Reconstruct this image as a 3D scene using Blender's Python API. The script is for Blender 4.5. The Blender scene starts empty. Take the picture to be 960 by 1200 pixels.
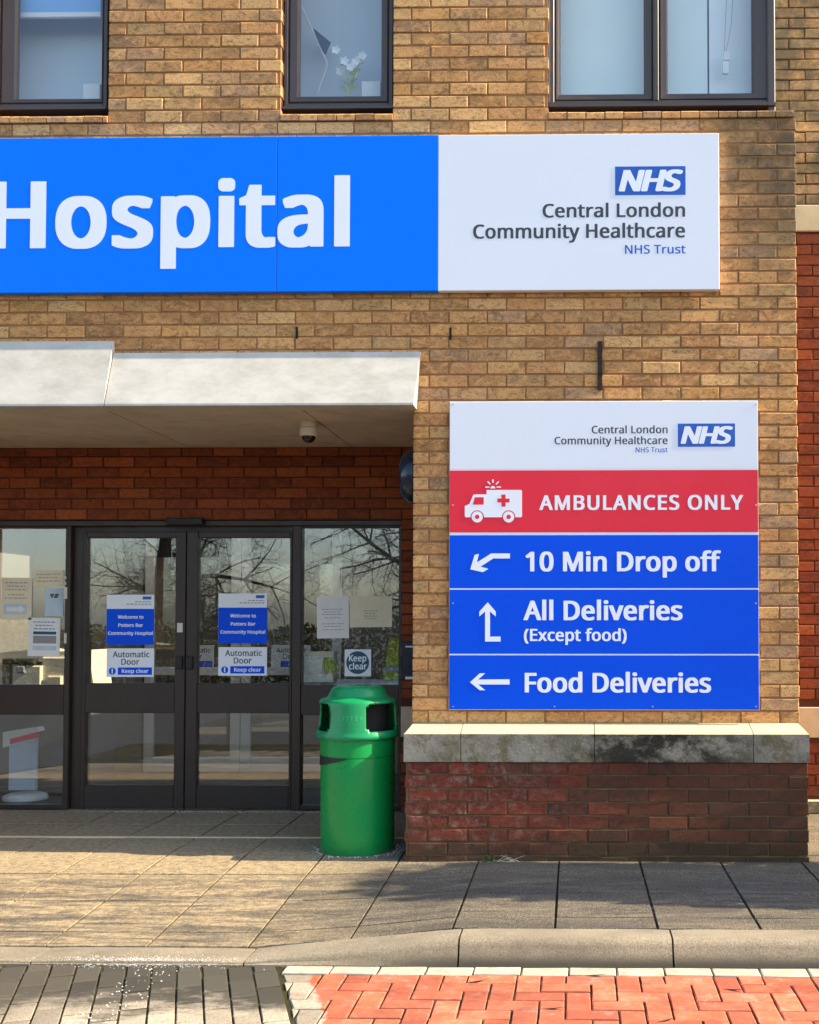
import bpy, bmesh, math, random, os
from mathutils import Vector, Matrix
random.seed(11)
R = math.radians
sc = bpy.context.scene
col = sc.collection

# ------------------------------------------------------------------ camera
F, D, H, TH, PH, CX, CY = 1300.0, 6.41, 1.36, math.atan(.030), .0173, 650.0, 686.0
cam = bpy.data.cameras.new('camera'); camo = bpy.data.objects.new('camera', cam); col.objects.link(camo)
camo.location = (0, -D, H); camo.rotation_euler = (math.pi/2 + TH, 0, PH)
cam.sensor_fit = 'VERTICAL'; cam.sensor_height = 36; cam.sensor_width = 36
cam.lens = 36*F/1200
cam.shift_x = (480-CX)/1200; cam.shift_y = (CY-600)/1200
cam.clip_start = .05; cam.clip_end = 500
sc.camera = camo

# ------------------------------------------------------------------ light
SUN_EL, SUN_OFF = R(36), R(2.1)          # elevation; degrees in front of the facade plane, sun to the right
wd = bpy.data.worlds.new('World'); sc.world = wd; wd.use_nodes = True
wn = wd.node_tree
sky = wn.nodes.new('ShaderNodeTexSky'); sky.sky_type = 'NISHITA'; sky.sun_disc = False
sky.sun_elevation = SUN_EL; sky.sun_rotation = math.pi/2 + SUN_OFF
sky.dust_density = 1.5; sky.air_density = 1.0; sky.ozone_density = 1.0
wn.links.new(sky.outputs[0], wn.nodes['Background'].inputs[0]); wn.nodes['Background'].inputs[1].default_value = .15
sl = bpy.data.lights.new('sun', 'SUN'); sl.energy = 5.0; sl.angle = R(.6); sl.color = (1, .84, .60)
so = bpy.data.objects.new('sun', sl); col.objects.link(so)
sdir = Vector((math.cos(SUN_EL)*math.cos(SUN_OFF), -math.cos(SUN_EL)*math.sin(SUN_OFF), math.sin(SUN_EL)))
so.rotation_euler = sdir.to_track_quat('Z', 'Y').to_euler(); so.location = sdir*30
sc.view_settings.view_transform = 'Standard'; sc.view_settings.look = 'None'
sc.view_settings.gamma = 1; sc.view_settings.exposure = 1.38
sc.cycles.max_bounces = 10; sc.cycles.transparent_max_bounces = 16

# ------------------------------------------------------------------ pixel -> place
_fw = Vector((-math.sin(PH)*math.cos(TH), math.cos(PH)*math.cos(TH), math.sin(TH)))
_r = Vector((math.cos(PH), math.sin(PH), 0)); _u = _r.cross(_fw); _C = Vector((0, -D, H))
def U(x, y, Y):                      # point on the vertical plane Y seen at photo pixel (x, y)
    d = _fw*F + _r*(x-CX) + _u*(CY-y); return _C + d*((Y+D)/d.y)
def G(x, y, Z):                      # point on the level plane Z
    d = _fw*F + _r*(x-CX) + _u*(CY-y); return _C + d*((Z-H)/d.z)
def XZ(x, y, Y): p = U(x, y, Y); return p.x, p.z

# ------------------------------------------------------------------ objects
def link(o, parent=None):
    col.objects.link(o)
    if parent is not None: o.parent = parent
    return o
def tag(o, label=None, cat=None, group=None, kind=None):
    if label: o['label'] = label
    if cat: o['category'] = cat
    if group: o['group'] = group
    if kind: o['kind'] = kind
    return o
def empty(name, loc, label, cat, group=None):
    o = bpy.data.objects.new(name, None); o.location = loc; o.empty_display_size = .1
    link(o); return tag(o, label, cat, group)
class MB:
    def __init__(s): s.v = []; s.f = []; s.mi = []; s.sm = False
    def add(s, vs, fs, mi=0):
        b = len(s.v); s.v += [tuple(v) for v in vs]; s.f += [tuple(b+i for i in f) for f in fs]; s.mi += [mi]*len(fs)
        return s
    def box(s, x0, x1, y0, y1, z0, z1, mi=0):
        return s.add([(x0,y0,z0),(x1,y0,z0),(x1,y1,z0),(x0,y1,z0),(x0,y0,z1),(x1,y0,z1),(x1,y1,z1),(x0,y1,z1)],
              [(0,3,2,1),(4,5,6,7),(0,1,5,4),(1,2,6,5),(2,3,7,6),(3,0,4,7)], mi)
    def cbox(s, x0, x1, y0, y1, z0, z1, c=.004, mi=0):     # box whose front (-Y) edges are chamfered
        vs = [(x0+c,y0,z0+c),(x1-c,y0,z0+c),(x1-c,y0,z1-c),(x0+c,y0,z1-c),
              (x0,y0+c,z0),(x1,y0+c,z0),(x1,y0+c,z1),(x0,y0+c,z1),(x0,y1,z0),(x1,y1,z0),(x1,y1,z1),(x0,y1,z1)]
        fs = [(0,1,2,3)]
        for a in range(4):
            b = (a+1) % 4
            fs += [(4+a,4+b,b,a), (8+a,8+b,4+b,4+a)]
        return s.add(vs, fs+[(11,10,9,8)], mi)
    def prism(s, poly, y0, y1, mi=0):                       # poly of (x,z), extruded in Y (front y0)
        a = sum(p[0]*q[1]-q[0]*p[1] for p, q in zip(poly, poly[1:]+poly[:1]))
        if a < 0: poly = poly[::-1]
        n = len(poly)
        vs = [(x,y0,z) for x,z in poly]+[(x,y1,z) for x,z in poly]
        return s.add(vs, [tuple(range(n)), tuple(range(2*n-1, n-1, -1))]+[((i+1)%n, i, n+i, n+(i+1)%n) for i in range(n)], mi)
    def xprism(s, poly, x0, x1, mi=0):                      # poly of (y,z), extruded in X
        n = len(poly)
        vs = [(x0,y,z) for y,z in poly]+[(x1,y,z) for y,z in poly]
        return s.add(vs, [tuple(range(n)), tuple(range(2*n-1, n-1, -1))]+[((i+1)%n, i, n+i, n+(i+1)%n) for i in range(n)], mi)
    def lathe(s, prof, c=(0,0), n=48, skip=None, mi=0, cap=True, z0=0):
        k = len(prof); vs = []
        for r, z in prof:
            for j in range(n):
                a = 2*math.pi*j/n; vs.append((c[0]+r*math.sin(a), c[1]-r*math.cos(a), z0+z))
        fs = []
        for i in range(k-1):
            for j in range(n):
                if skip and skip(i, j): continue
                fs.append((i*n+j, i*n+(j+1)%n, (i+1)*n+(j+1)%n, (i+1)*n+j))
        if cap: fs += [tuple(range(n-1, -1, -1)), tuple((k-1)*n+j for j in range(n))]
        return s.add(vs, fs, mi)
    def tube(s, p, q, r0, r1, n=5, mi=0):
        p = Vector(p); q = Vector(q); d = (q-p)
        if d.length < 1e-6: return s
        a = d.orthogonal().normalized(); b = d.normalized().cross(a)
        vs = [p+(a*math.cos(t)+b*math.sin(t))*r0 for t in [2*math.pi*i/n for i in range(n)]] + \
             [q+(a*math.cos(t)+b*math.sin(t))*r1 for t in [2*math.pi*i/n for i in range(n)]]
        return s.add(vs, [(i,(i+1)%n,n+(i+1)%n,n+i) for i in range(n)]+[tuple(range(n-1,-1,-1)), tuple(range(n,2*n))], mi)
    def mesh(s, name, mats, smooth=False):
        me = bpy.data.meshes.new(name); me.from_pydata(s.v, [], s.f)
        for m in (mats if isinstance(mats, (list, tuple)) else [mats]): me.materials.append(m)
        me.polygons.foreach_set('material_index', s.mi)
        bm = bmesh.new(); bm.from_mesh(me); bmesh.ops.recalc_face_normals(bm, faces=bm.faces); bm.to_mesh(me); bm.free()
        if smooth:
            me.polygons.foreach_set('use_smooth', [True]*len(me.polygons))
            try: me.set_sharp_from_angle(angle=R(38))
            except Exception: pass
        me.update(); return me
    def build(s, name, mats, parent=None, smooth=False):
        o = bpy.data.objects.new(name, s.mesh(name, mats, smooth)); link(o)
        if parent is not None:
            o.parent = parent
            o.matrix_parent_inverse = Matrix.Identity(4)
            w = Matrix.Identity(4); p = parent
            off = Vector((0,0,0))
            while p is not None: off += p.location; p = p.parent
            o.location = -off                       # meshes are written in world coordinates
        return o

# ------------------------------------------------------------------ materials
class NT:
    def __init__(s, name):
        s.m = bpy.data.materials.new(name); s.m.use_nodes = True; s.t = s.m.node_tree; s.N = s.t.nodes; s.L = s.t.links
        s.b = s.N['Principled BSDF']
        s.g = s.N.new('ShaderNodeNewGeometry'); s.pos = s.g.outputs['Position']
    def set(s, inp, v):
        if hasattr(v, 'is_linked') or hasattr(v, 'links'): s.L.new(v, inp)
        else: inp.default_value = v
    def noise(s, scale, detail=4, rough=.6, vec=None, sub='Fac', dist=0):
        n = s.N.new('ShaderNodeTexNoise'); n.inputs['Scale'].default_value = scale; n.inputs['Detail'].default_value = detail
        n.inputs['Roughness'].default_value = rough; n.inputs['Distortion'].default_value = dist
        s.L.new(vec if vec is not None else s.pos, n.inputs['Vector']); return n.outputs[sub]
    def stretch(s, sx, sy, sz, off=(0,0,0)):
        n = s.N.new('ShaderNodeMapping'); n.inputs['Scale'].default_value = (sx,sy,sz); n.inputs['Location'].default_value = off
        s.L.new(s.pos, n.inputs['Vector']); return n.outputs[0]
    def ramp(s, fac, stops, interp='LINEAR'):
        n = s.N.new('ShaderNodeValToRGB'); e = n.color_ramp.elements; n.color_ramp.interpolation = interp
        while len(e) < len(stops): e.new(.5)
        for i, (p, c) in enumerate(stops):
            e[i].position = p; e[i].color = (c[0],c[1],c[2],1) if isinstance(c, (tuple, list)) else (c,c,c,1)
        s.L.new(fac, n.inputs[0]); return n.outputs[0]
    def mix(s, fac, a, b, mode='MIX'):
        n = s.N.new('ShaderNodeMix'); n.data_type = 'RGBA'; n.blend_type = mode
        s.set(n.inputs[0], fac)
        for i, v in ((6, a), (7, b)):
            if isinstance(v, (tuple, list)): v = (v[0], v[1], v[2], 1)
            s.set(n.inputs[i], v)
        return n.outputs[2]
    def math(s, op, a, b=0.0, c=None, clamp=False):
        n = s.N.new('ShaderNodeMath'); n.operation = op; n.use_clamp = clamp
        s.set(n.inputs[0], a); s.set(n.inputs[1], b)
        if c is not None: s.set(n.inputs[2], c)
        return n.outputs[0]
    def sep(s):
        n = s.N.new('ShaderNodeSeparateXYZ'); s.L.new(s.pos, n.inputs[0]); return n.outputs
    def win(s, v, a, b):                       # smoothstep a..b of v
        n = s.N.new('ShaderNodeMapRange'); n.interpolation_type = 'SMOOTHSTEP'
        s.set(n.inputs[0], v); n.inputs[1].default_value = a; n.inputs[2].default_value = b; return n.outputs[0]
    def rnd(s):
        o = s.N.new('ShaderNodeObjectInfo')
        return s.math('FRACT', s.math('ADD', o.outputs['Random'], s.math('MULTIPLY', s.g.outputs['Random Per Island'], .73)))
    def rnd2(s):
        return s.math('FRACT', s.math('MULTIPLY', s.rnd(), 17.31))
    def bump(s, h, strength=.4, dist=.003, prev=None):
        n = s.N.new('ShaderNodeBump'); n.inputs['Strength'].default_value = strength; n.inputs['Distance'].default_value = dist
        s.L.new(h, n.inputs['Height'])
        if prev is not None: s.L.new(prev, n.inputs['Normal'])
        return n.outputs[0]
    def out(s, color, rough=.8, normal=None, metal=0, spec=None, coat=None):
        if isinstance(color, (tuple, list)): color = (color[0], color[1], color[2], 1)
        s.set(s.b.inputs['Base Color'], color); s.set(s.b.inputs['Roughness'], rough); s.b.inputs['Metallic'].default_value = metal
        if spec is not None: s.b.inputs['Specular IOR Level'].default_value = spec
        if coat: s.b.inputs['Coat Weight'].default_value = coat; s.b.inputs['Coat Roughness'].default_value = .08
        if normal is not None: s.L.new(normal, s.b.inputs['Normal'])
        return s.m

def plain(name, c, rough=.5, var=.12, scale=6, metal=0, bump=0, bscale=80, spec=None, coat=None, dirt=None):
    n = NT(name)
    k = n.ramp(n.noise(scale, 5), [(.3, (1-var,)*3), (.7, (1+0*var,)*3)])
    cc = n.mix(1.0, (c[0],c[1],c[2]), k, 'MULTIPLY')
    if dirt: cc = n.mix(n.ramp(n.noise(scale*2.3, 7, .7), [(.52, 0), (.75, dirt)]), cc, (.08,.07,.05))
    rr = n.ramp(n.noise(scale*1.7, 5), [(.3, max(.02, rough-.1)), (.7, min(1, rough+.1))])
    nb = n.bump(n.noise(bscale, 4), bump, .002) if bump else None
    return n.out(cc, rr, nb, metal, spec, coat)

def brick_mat(name, cols, dark, stain=None, grain=1.0, pit=.5):
    n = NT(name)
    k = len(cols); c = n.ramp(n.rnd(), [((i+.02)/k, cc) for i, cc in enumerate(cols)], 'CONSTANT')
    v = n.math('MULTIPLY_ADD', n.rnd2(), .52, .74)
    c = n.mix(1.0, c, n.mix(1.0, (1,1,1), v, 'MULTIPLY'), 'MULTIPLY')
    # folded creases and smudges in the clay, different in every brick
    cr = n.noise(17, 7, .74, n.stretch(1, 1, 1.7), dist=1.6)
    c = n.mix(n.ramp(cr, [(.49, 0), (.60, pit*1.35)]), c, dark)
    c = n.mix(n.ramp(n.noise(13, 6, .72, n.stretch(1, 1, 1.5, (4,0,2)), dist=1.4), [(.47, 0), (.62, .62)]), c, (min(1, cols[0][0]*1.35), min(1, cols[0][1]*1.4), min(1, cols[0][2]*1.5)))
    c = n.mix(n.ramp(n.noise(140, 3), [(.36, .38), (.56, 0)]), c, dark)
    c = n.mix(n.ramp(n.noise(48, 4, .6), [(.66, 0), (.70, .75)]), c, (dark[0]*.35, dark[1]*.35, dark[2]*.4))
    if stain: c = stain(n, c)
    h = n.math('ADD', n.math('MULTIPLY', cr, .6), n.math('MULTIPLY', n.noise(95, 5, .7), .5))
    return n.out(c, n.ramp(cr, [(.3, .78), (.7, .95)]), n.bump(h, .75*grain, .006), spec=.25)

def stain_buff(n, c):
    x, y, z = n.sep()
    m = n.math('MULTIPLY', n.win(x, .70, 1.05), n.win(z, 3.1, 3.9))
    m = n.math('MULTIPLY', m, n.ramp(n.noise(3.2, 6, .7, n.stretch(1,1,.8)), [(.30, .15), (.55, .9)]))
    c = n.mix(m, c, (.085, .068, .042))
    s2 = n.math('MULTIPLY', n.ramp(n.noise(1.3, 6, .7, n.stretch(1,1,.55,(3,0,1))), [(.5, 0), (.75, .30)]), n.win(z, 1.2, 4.2))
    return n.mix(s2, c, (.14, .105, .06))
def stain_plinth(n, c):
    x, y, z = n.sep()
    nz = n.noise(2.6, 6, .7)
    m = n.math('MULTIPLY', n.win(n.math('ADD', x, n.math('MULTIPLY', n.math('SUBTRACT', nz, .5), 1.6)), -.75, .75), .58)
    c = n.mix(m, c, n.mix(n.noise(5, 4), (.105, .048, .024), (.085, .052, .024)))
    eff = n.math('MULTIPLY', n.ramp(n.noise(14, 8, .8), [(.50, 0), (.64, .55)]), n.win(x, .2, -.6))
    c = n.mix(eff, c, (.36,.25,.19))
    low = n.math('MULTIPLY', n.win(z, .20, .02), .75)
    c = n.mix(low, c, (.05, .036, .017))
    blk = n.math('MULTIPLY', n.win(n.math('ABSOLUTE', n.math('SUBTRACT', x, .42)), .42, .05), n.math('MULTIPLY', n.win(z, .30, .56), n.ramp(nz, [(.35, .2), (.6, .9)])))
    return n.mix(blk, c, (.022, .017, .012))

M = {}
M['buff'] = brick_mat('buff_brick_clay', [(.60,.31,.112), (.66,.35,.125), (.54,.26,.088), (.61,.335,.145), (.72,.42,.165), (.56,.275,.095), (.43,.25,.13), (.67,.33,.10), (.58,.285,.105), (.65,.38,.15), (.49,.23,.082)], (.16,.085,.040), stain_buff)
M['red'] = brick_mat('red_brick_clay', [(.22,.052,.017), (.26,.065,.020), (.19,.044,.016), (.30,.080,.025), (.24,.058,.019), (.16,.040,.018)], (.085,.025,.014), grain=.6, pit=.35)
M['plinth'] = brick_mat('weathered_red_brick', [(.20,.038,.020), (.17,.036,.020), (.14,.040,.026), (.23,.044,.022), (.12,.042,.026)], (.040,.022,.014), stain_plinth, grain=1.2)
def mortar(name, c, c2):
    n = NT(name)
    return n.out(n.mix(n.ramp(n.noise(7, 6, .7), [(.35, 0), (.7, 1)]), c, c2), .95, n.bump(n.noise(160, 4), .6, .003), spec=.2)
M['mort_buff'] = mortar('brown_mortar', (.36,.185,.080), (.26,.13,.055))
M['mort_red'] = mortar('dark_mortar', (.10,.035,.02), (.06,.028,.018))
M['mort_plinth'] = mortar('mossy_mortar', (.23,.155,.075), (.07,.06,.026))

def stone_mat():
    n = NT('weathered_cast_stone'); x, y, z = n.sep()
    c = n.ramp(n.noise(5, 7, .7), [(.3, (.17,.155,.12)), (.55, (.27,.25,.205)), (.75, (.34,.32,.27))])
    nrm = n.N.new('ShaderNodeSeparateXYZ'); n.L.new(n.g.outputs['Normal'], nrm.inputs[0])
    c = n.mix(n.math('MULTIPLY', n.win(nrm.outputs[2], .3, .7), .8), c, (.62,.57,.36))     # upward faces mixed paler and yellower
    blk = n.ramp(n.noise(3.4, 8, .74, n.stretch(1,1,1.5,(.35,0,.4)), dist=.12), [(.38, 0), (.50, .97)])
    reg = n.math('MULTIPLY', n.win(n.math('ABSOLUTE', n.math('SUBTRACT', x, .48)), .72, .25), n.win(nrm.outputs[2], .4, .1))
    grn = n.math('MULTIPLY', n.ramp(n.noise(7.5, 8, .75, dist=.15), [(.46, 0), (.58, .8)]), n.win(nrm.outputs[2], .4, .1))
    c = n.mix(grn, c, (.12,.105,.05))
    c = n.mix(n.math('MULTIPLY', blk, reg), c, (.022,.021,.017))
    return n.out(c, .9, n.bump(n.math('ADD', n.noise(70, 6, .7), n.math('MULTIPLY', n.noise(18, 6, .75), 1.5)), .8, .008), spec=.2)
M['stone'] = stone_mat()
M['band'] = plain('buff_stone_band', (.56,.44,.27), .85, .18, 5, bump=.25, dirt=.25)
def concrete_fascia():
    n = NT('pale_fascia_panel')
    c = n.ramp(n.noise(4.5, 7, .72, n.stretch(1,1,2)), [(.3, (.38,.365,.32)), (.55, (.50,.485,.435)), (.75, (.56,.55,.50))])
    c = n.mix(n.ramp(n.noise(8, 7, .75, n.stretch(1,1,.5)), [(.55, 0), (.75, .35)]), c, (.40,.38,.30))
    return n.out(c, .6, n.bump(n.noise(50, 4), .12, .002), spec=.35)
M['fascia'] = concrete_fascia()
M['soffit'] = plain('cream_soffit_board', (.60,.51,.40), .7, .2, 3, bump=.1, dirt=.4)
def frame_mat(name, c, rough=.42):
    n = NT(name)
    cc = n.mix(n.ramp(n.noise(5, 6, .7, n.stretch(1,1,.3)), [(.4, 0), (.8, .5)]), c, (c[0]*1.6, c[1]*1.55, c[2]*1.5))
    return n.out(cc, n.ramp(n.noise(9, 5), [(.3, rough-.1), (.7, rough+.12)]), n.bump(n.noise(240, 3), .05, .001), spec=.5)
M['frame'] = frame_mat('dark_brown_aluminium', (.032,.020,.0145))
M['wframe'] = frame_mat('dark_brown_window_plastic', (.066,.050,.043), .38)
M['black'] = plain('black_rubber', (.012,.012,.012), .6)
M['void'] = plain('dark_recess', (.006,.006,.006), .9)
def glass(name, refl, tint):
    n = NT(name); N = n.N; N.remove(n.b)
    tr = N.new('ShaderNodeBsdfTransparent'); tr.inputs[0].default_value = (*tint, 1)
    gl = N.new('ShaderNodeBsdfGlossy'); gl.inputs['Roughness'].default_value = .004; gl.inputs[0].default_value = (.97,.98,1,1)
    lw = N.new('ShaderNodeLayerWeight'); lw.inputs[0].default_value = .5
    fk = n.math('MULTIPLY_ADD', n.math('POWER', lw.outputs['Facing'], 4.0), 1-refl, refl)     # Schlick, same from both sides
    wb = n.bump(n.noise(1.1, 2), .02, .02)
    n.L.new(wb, gl.inputs['Normal'])
    mx = N.new('ShaderNodeMixShader'); n.L.new(fk, mx.inputs[0]); n.L.new(tr.outputs[0], mx.inputs[1]); n.L.new(gl.outputs[0], mx.inputs[2])
    n.L.new(mx.outputs[0], N['Material Output'].inputs[0]); return n.m
M['glass'] = glass('door_glass', .12, (.955,.97,.965))
M['wglass'] = glass('window_glass', .055, (.98,.99,.99))
M['white'] = plain('white_paint', (.78,.78,.77), .4, .06, 4)
M['signwhite'] = plain('white_sign_face', (.82,.85,.90), .4, .015, 2.2, spec=.3)
M['signblue'] = plain('bright_blue_sign_face', (.0,.20,.98), .4, .02, 2, spec=.12)
M['signblue2'] = plain('royal_blue_sign_face', (.0,.085,.80), .4, .05, 2, spec=.15)
M['signred'] = plain('red_sign_face', (.84,.030,.055), .35, .05, 2, spec=.25)
M['vinylwhite'] = plain('white_vinyl_lettering', (.90,.93,.96), .45, .02, 5, spec=.2)
M['vinylgrey'] = plain('dark_grey_lettering', (.045,.048,.055), .45, .05)
M['logoblue'] = plain('logo_blue_vinyl', (.008,.10,.50), .35, .05)
M['steel'] = plain('screw_steel', (.55,.55,.55), .35, .2, 40, metal=.9)
M['edge'] = plain('sign_edge_aluminium', (.55,.56,.58), .4, .1, metal=.6)
M['rust'] = plain('rusty_iron', (.035,.022,.016), .85, .5, 40, bump=.7, bscale=120)
def slab_mat():
    n = NT('concrete_paving'); x, y, z = n.sep()
    v = n.math('MULTIPLY_ADD', n.rnd(), .25, .85)
    c = n.ramp(n.noise(110, 4, .75), [(.30, (.036,.029,.020)), (.50, (.135,.115,.080)), (.62, (.36,.31,.22))])
    c = n.mix(1.0, c, n.mix(1.0, (1,1,1), v, 'MULTIPLY'), 'MULTIPLY')
    st = n.ramp(n.noise(2.2, 8, .75, n.stretch(.55,1.7,1), dist=.7), [(.40, 0), (.63, .72)])
    c = n.mix(st, c, (.066,.055,.038))
    # sunlight painted pale and warm before the doors, shade kept dark by the pier
    sunlit = n.math('MULTIPLY', n.win(x, -.75, -1.75), .75)
    c = n.mix(n.math('MULTIPLY', sunlit, n.ramp(n.noise(30, 5, .7), [(.35, .25), (.6, 1)])), c, (.54,.40,.22))
    wet = n.ramp(n.noise(3.4, 8, .8, n.stretch(.42,2.6,1,(1,2,0)), dist=1.1), [(.44, 0), (.56, .92)])
    wet = n.math('MULTIPLY', wet, n.win(y, -.30, -.62))
    c = n.mix(wet, c, (.058,.052,.045))
    c = n.mix(n.ramp(n.noise(42, 6, .8), [(.36, .65), (.48, 0)]), c, (.06,.05,.036))
    c = n.mix(n.ramp(n.noise(260, 2), [(.57, 0), (.64, .8)]), c, (.46,.41,.32))
    rr = n.ramp(wet, [(0, .88), (1, .5)])
    return n.out(c, rr, n.bump(n.math('ADD', n.noise(130, 5, .8), n.math('MULTIPLY', n.noise(40, 5, .8), 1.2)), 1.0, .006), spec=.25)
M['slab'] = slab_mat()
M['joint'] = mortar('dark_joint_soil', (.020,.017,.011), (.034,.034,.014))
def kerb_mat():
    n = NT('concrete_kerb'); x, y, z = n.sep()
    c = n.ramp(n.noise(150, 4, .75), [(.30, (.12,.10,.072)), (.5, (.25,.215,.155)), (.7, (.37,.32,.235))])
    c = n.mix(n.ramp(n.noise(4, 7, .7, n.stretch(.6,1,1.4)), [(.42, 0), (.7, .6)]), c, (.095,.085,.065))
    c = n.mix(n.math('MULTIPLY', n.win(z, -.05, -.10), n.win(x, -1.3, -.4)), c, (.07,.062,.048))  # shade painted on the lower front of the raised kerb
    return n.out(c, .9, n.bump(n.noise(150, 5, .8), .6, .003), spec=.25)
M['kerb'] = kerb_mat()
def paver_mat(name, red):
    n = NT(name); x, y, z = n.sep()
    c = n.ramp(n.noise(120, 4, .75), [(.3, (.20,.17,.125)), (.5, (.36,.31,.235)), (.7, (.46,.41,.33))])
    v = n.math('MULTIPLY_ADD', n.rnd(), .5, .68)
    if red:
        wob = n.math('MULTIPLY', n.math('SUBTRACT', n.noise(5, 6, .7), .5), .16)
        sd = n.math('ADD', n.math('MULTIPLY', n.math('SUBTRACT', x, -1.23), .943), n.math('MULTIPLY', n.math('SUBTRACT', y, -1.70), .332))
        on = n.win(n.math('ADD', sd, wob), .085, .105)
        worn = n.ramp(n.noise(11, 8, .8), [(.32, .35), (.46, 1)])
        p = n.ramp(n.noise(7, 7, .75), [(.3, (.36,.070,.034)), (.5, (.54,.125,.062)), (.7, (.60,.21,.125))])
        p = n.mix(n.math('MULTIPLY', n.rnd2(), .55), p, (.28,.085,.05))
        c = n.mix(n.math('MULTIPLY', on, worn), c, p)
        c = n.mix(n.ramp(n.noise(4.5, 8, .78, n.stretch(1,1.6,1)), [(.50, 0), (.66, .65)]), c, (.17,.062,.04))
        c = n.mix(n.ramp(n.noise(60, 6, .8), [(.56, 0), (.68, .7)]), c, (.10,.045,.03))
    else:
        stn = n.math('ADD', n.math('MULTIPLY', n.math('SUBTRACT', n.noise(3.2, 7, .75, n.stretch(.8,1.6,1)), .5), 1.2), n.math('ADD', y, 0))
        c = n.mix(n.math('MULTIPLY', n.win(stn, -2.34, -2.06), .95), c, (.045,.042,.034))
        c = n.mix(n.math('MULTIPLY', n.win(x, -1.75, -2.3), .7), c, (.07,.06,.045))
    c = n.mix(1.0, c, n.mix(1.0, (1,1,1), v, 'MULTIPLY'), 'MULTIPLY')
    return n.out(c, .85, n.bump(n.noise(110, 5, .8), .6, .004), spec=.3)
M['redpaver'] = paver_mat('red_painted_block', True)
M['paver'] = paver_mat('stained_pale_block', False)
M['edgepaver'] = plain('pale_border_block', (.48,.42,.33), .85, .35, 9, bump=.5, bscale=110, dirt=.5)
M['creamstrip'] = plain('cream_strip', (.80,.62,.33), .8, .2, 9, bump=.3)
M['roadbed'] = mortar('mossy_joint_sand', (.016,.014,.008), (.060,.056,.016))
M['asphalt'] = plain('asphalt', (.05,.05,.05), .9, .3, 30, bump=.4)
def bin_mat():
    n = NT('green_bin_plastic'); x, y, z = n.sep()
    c = n.mix(n.ramp(n.noise(4, 6, .7, n.stretch(1,1,.25)), [(.4, 0), (.75, .4)]), (.0005,.265,.055), (.002,.34,.085))
    c = n.mix(n.math('MULTIPLY', n.win(z, .10, 0), n.ramp(n.noise(30, 6, .7), [(.4, .1), (.7, .6)])), c, (.03,.09,.03))
    return n.out(c, n.ramp(n.noise(25, 6), [(.3, .24), (.7, .36)]), n.bump(n.noise(9, 3), .05, .004), spec=.5)
M['bin'] = bin_mat()
M['binhood'] = plain('weathered_green_hood', (.004,.27,.085), .3, .2, 5)
M['binlit'] = plain('faded_green_lettering', (.05,.42,.20), .4)
M['room'] = plain('pale_blue_room_wall', (.56,.66,.70), .9, .08, 1.5)
M['blind'] = plain('pale_sheer_blind', (.88,.92,.90), .9, .04, 2)
M['blind2'] = plain('pale_mint_blind', (.78,.88,.84), .9, .06, 2)
M['paneback'] = plain('added_grey_blue_sheet', (.62,.70,.74), .9, .06, 2)
M['skyblind'] = plain('blue_roller_blind', (.22,.46,.78), .8, .06, 2)
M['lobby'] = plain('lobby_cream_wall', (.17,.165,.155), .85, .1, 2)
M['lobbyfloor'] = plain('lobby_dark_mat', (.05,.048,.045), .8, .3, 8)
M['paper'] = plain('white_paper', (.80,.79,.74), .8, .08, 14, bump=.1, bscale=20)
M['cream'] = plain('cream_paper', (.78,.70,.50), .8, .1, 12, bump=.1, bscale=20)
M['bluepaper'] = plain('pale_blue_paper', (.52,.64,.72), .8, .15, 12)
M['ink'] = plain('grey_print', (.28,.28,.28), .8)
M['teal'] = plain('dark_teal_print', (.012,.085,.15), .5)
M['beige'] = plain('beige_machine_plastic', (.78,.70,.54), .45, .1, 5)
M['hivis'] = plain('yellow_green_fabric', (.62,.75,.06), .8, .3, 10)
M['leafy'] = plain('yellow_green_leaf', (.50,.60,.08), .6, .4, 20)
M['petal'] = plain('white_petal', (.92,.92,.90), .7)
M['camwhite'] = plain('cream_camera_plastic', (.66,.61,.52), .4)
M['smoked'] = plain('smoked_dome', (.012,.008,.008), .08)
M['lampblue'] = plain('dark_blue_enamel', (.012,.022,.04), .22)
M['bark'] = plain('bare_bark', (.022,.018,.015), .95, .4, 12, bump=.6)
def leaf_mat(name, a, b):
    n = NT(name)
    return n.out(n.ramp(n.rnd(), [(0, a), (.6, b), (1, (b[0]*1.7, b[1]*1.4, b[2]))]), .6, spec=.3)
M['hedge'] = leaf_mat('hedge_leaf', (.10,.11,.02), (.22,.20,.035))
M['shrub'] = leaf_mat('shrub_leaf', (.03,.055,.015), (.06,.10,.025))
M['grit'] = plain('white_salt_grit', (.72,.70,.66), .8, .3, 60)

# ------------------------------------------------------------------ lettering
FONT = None
try:
    d_ = bpy.utils.system_resource('DATAFILES', path='fonts')
    FONT = bpy.data.fonts.load(os.path.join(d_, 'NotoSansMath-Regular.woff2'))
except Exception:
    FONT = None
_cap = {}
def text_geo(body, shear=0, track=1.0):
    c = bpy.data.curves.new('txt', 'FONT'); c.body = body; c.shear = shear; c.space_character = track; c.resolution_u = 5
    if FONT: c.font = FONT
    o = bpy.data.objects.new('txt', c); col.objects.link(o)
    me = bpy.data.meshes.new_from_object(o.evaluated_get(bpy.context.evaluated_depsgraph_get()))
    vs = [(v.co.x, v.co.y) for v in me.vertices]; fs = [tuple(p.vertices) for p in me.polygons]
    bpy.data.objects.remove(o); bpy.data.curves.remove(c); bpy.data.meshes.remove(me)
    return vs, fs
def capheight():
    if 'h' not in _cap:
        v, f = text_geo('H'); _cap['h'] = max(p[1] for p in v)-min(p[1] for p in v)
    return _cap['h']
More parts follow.
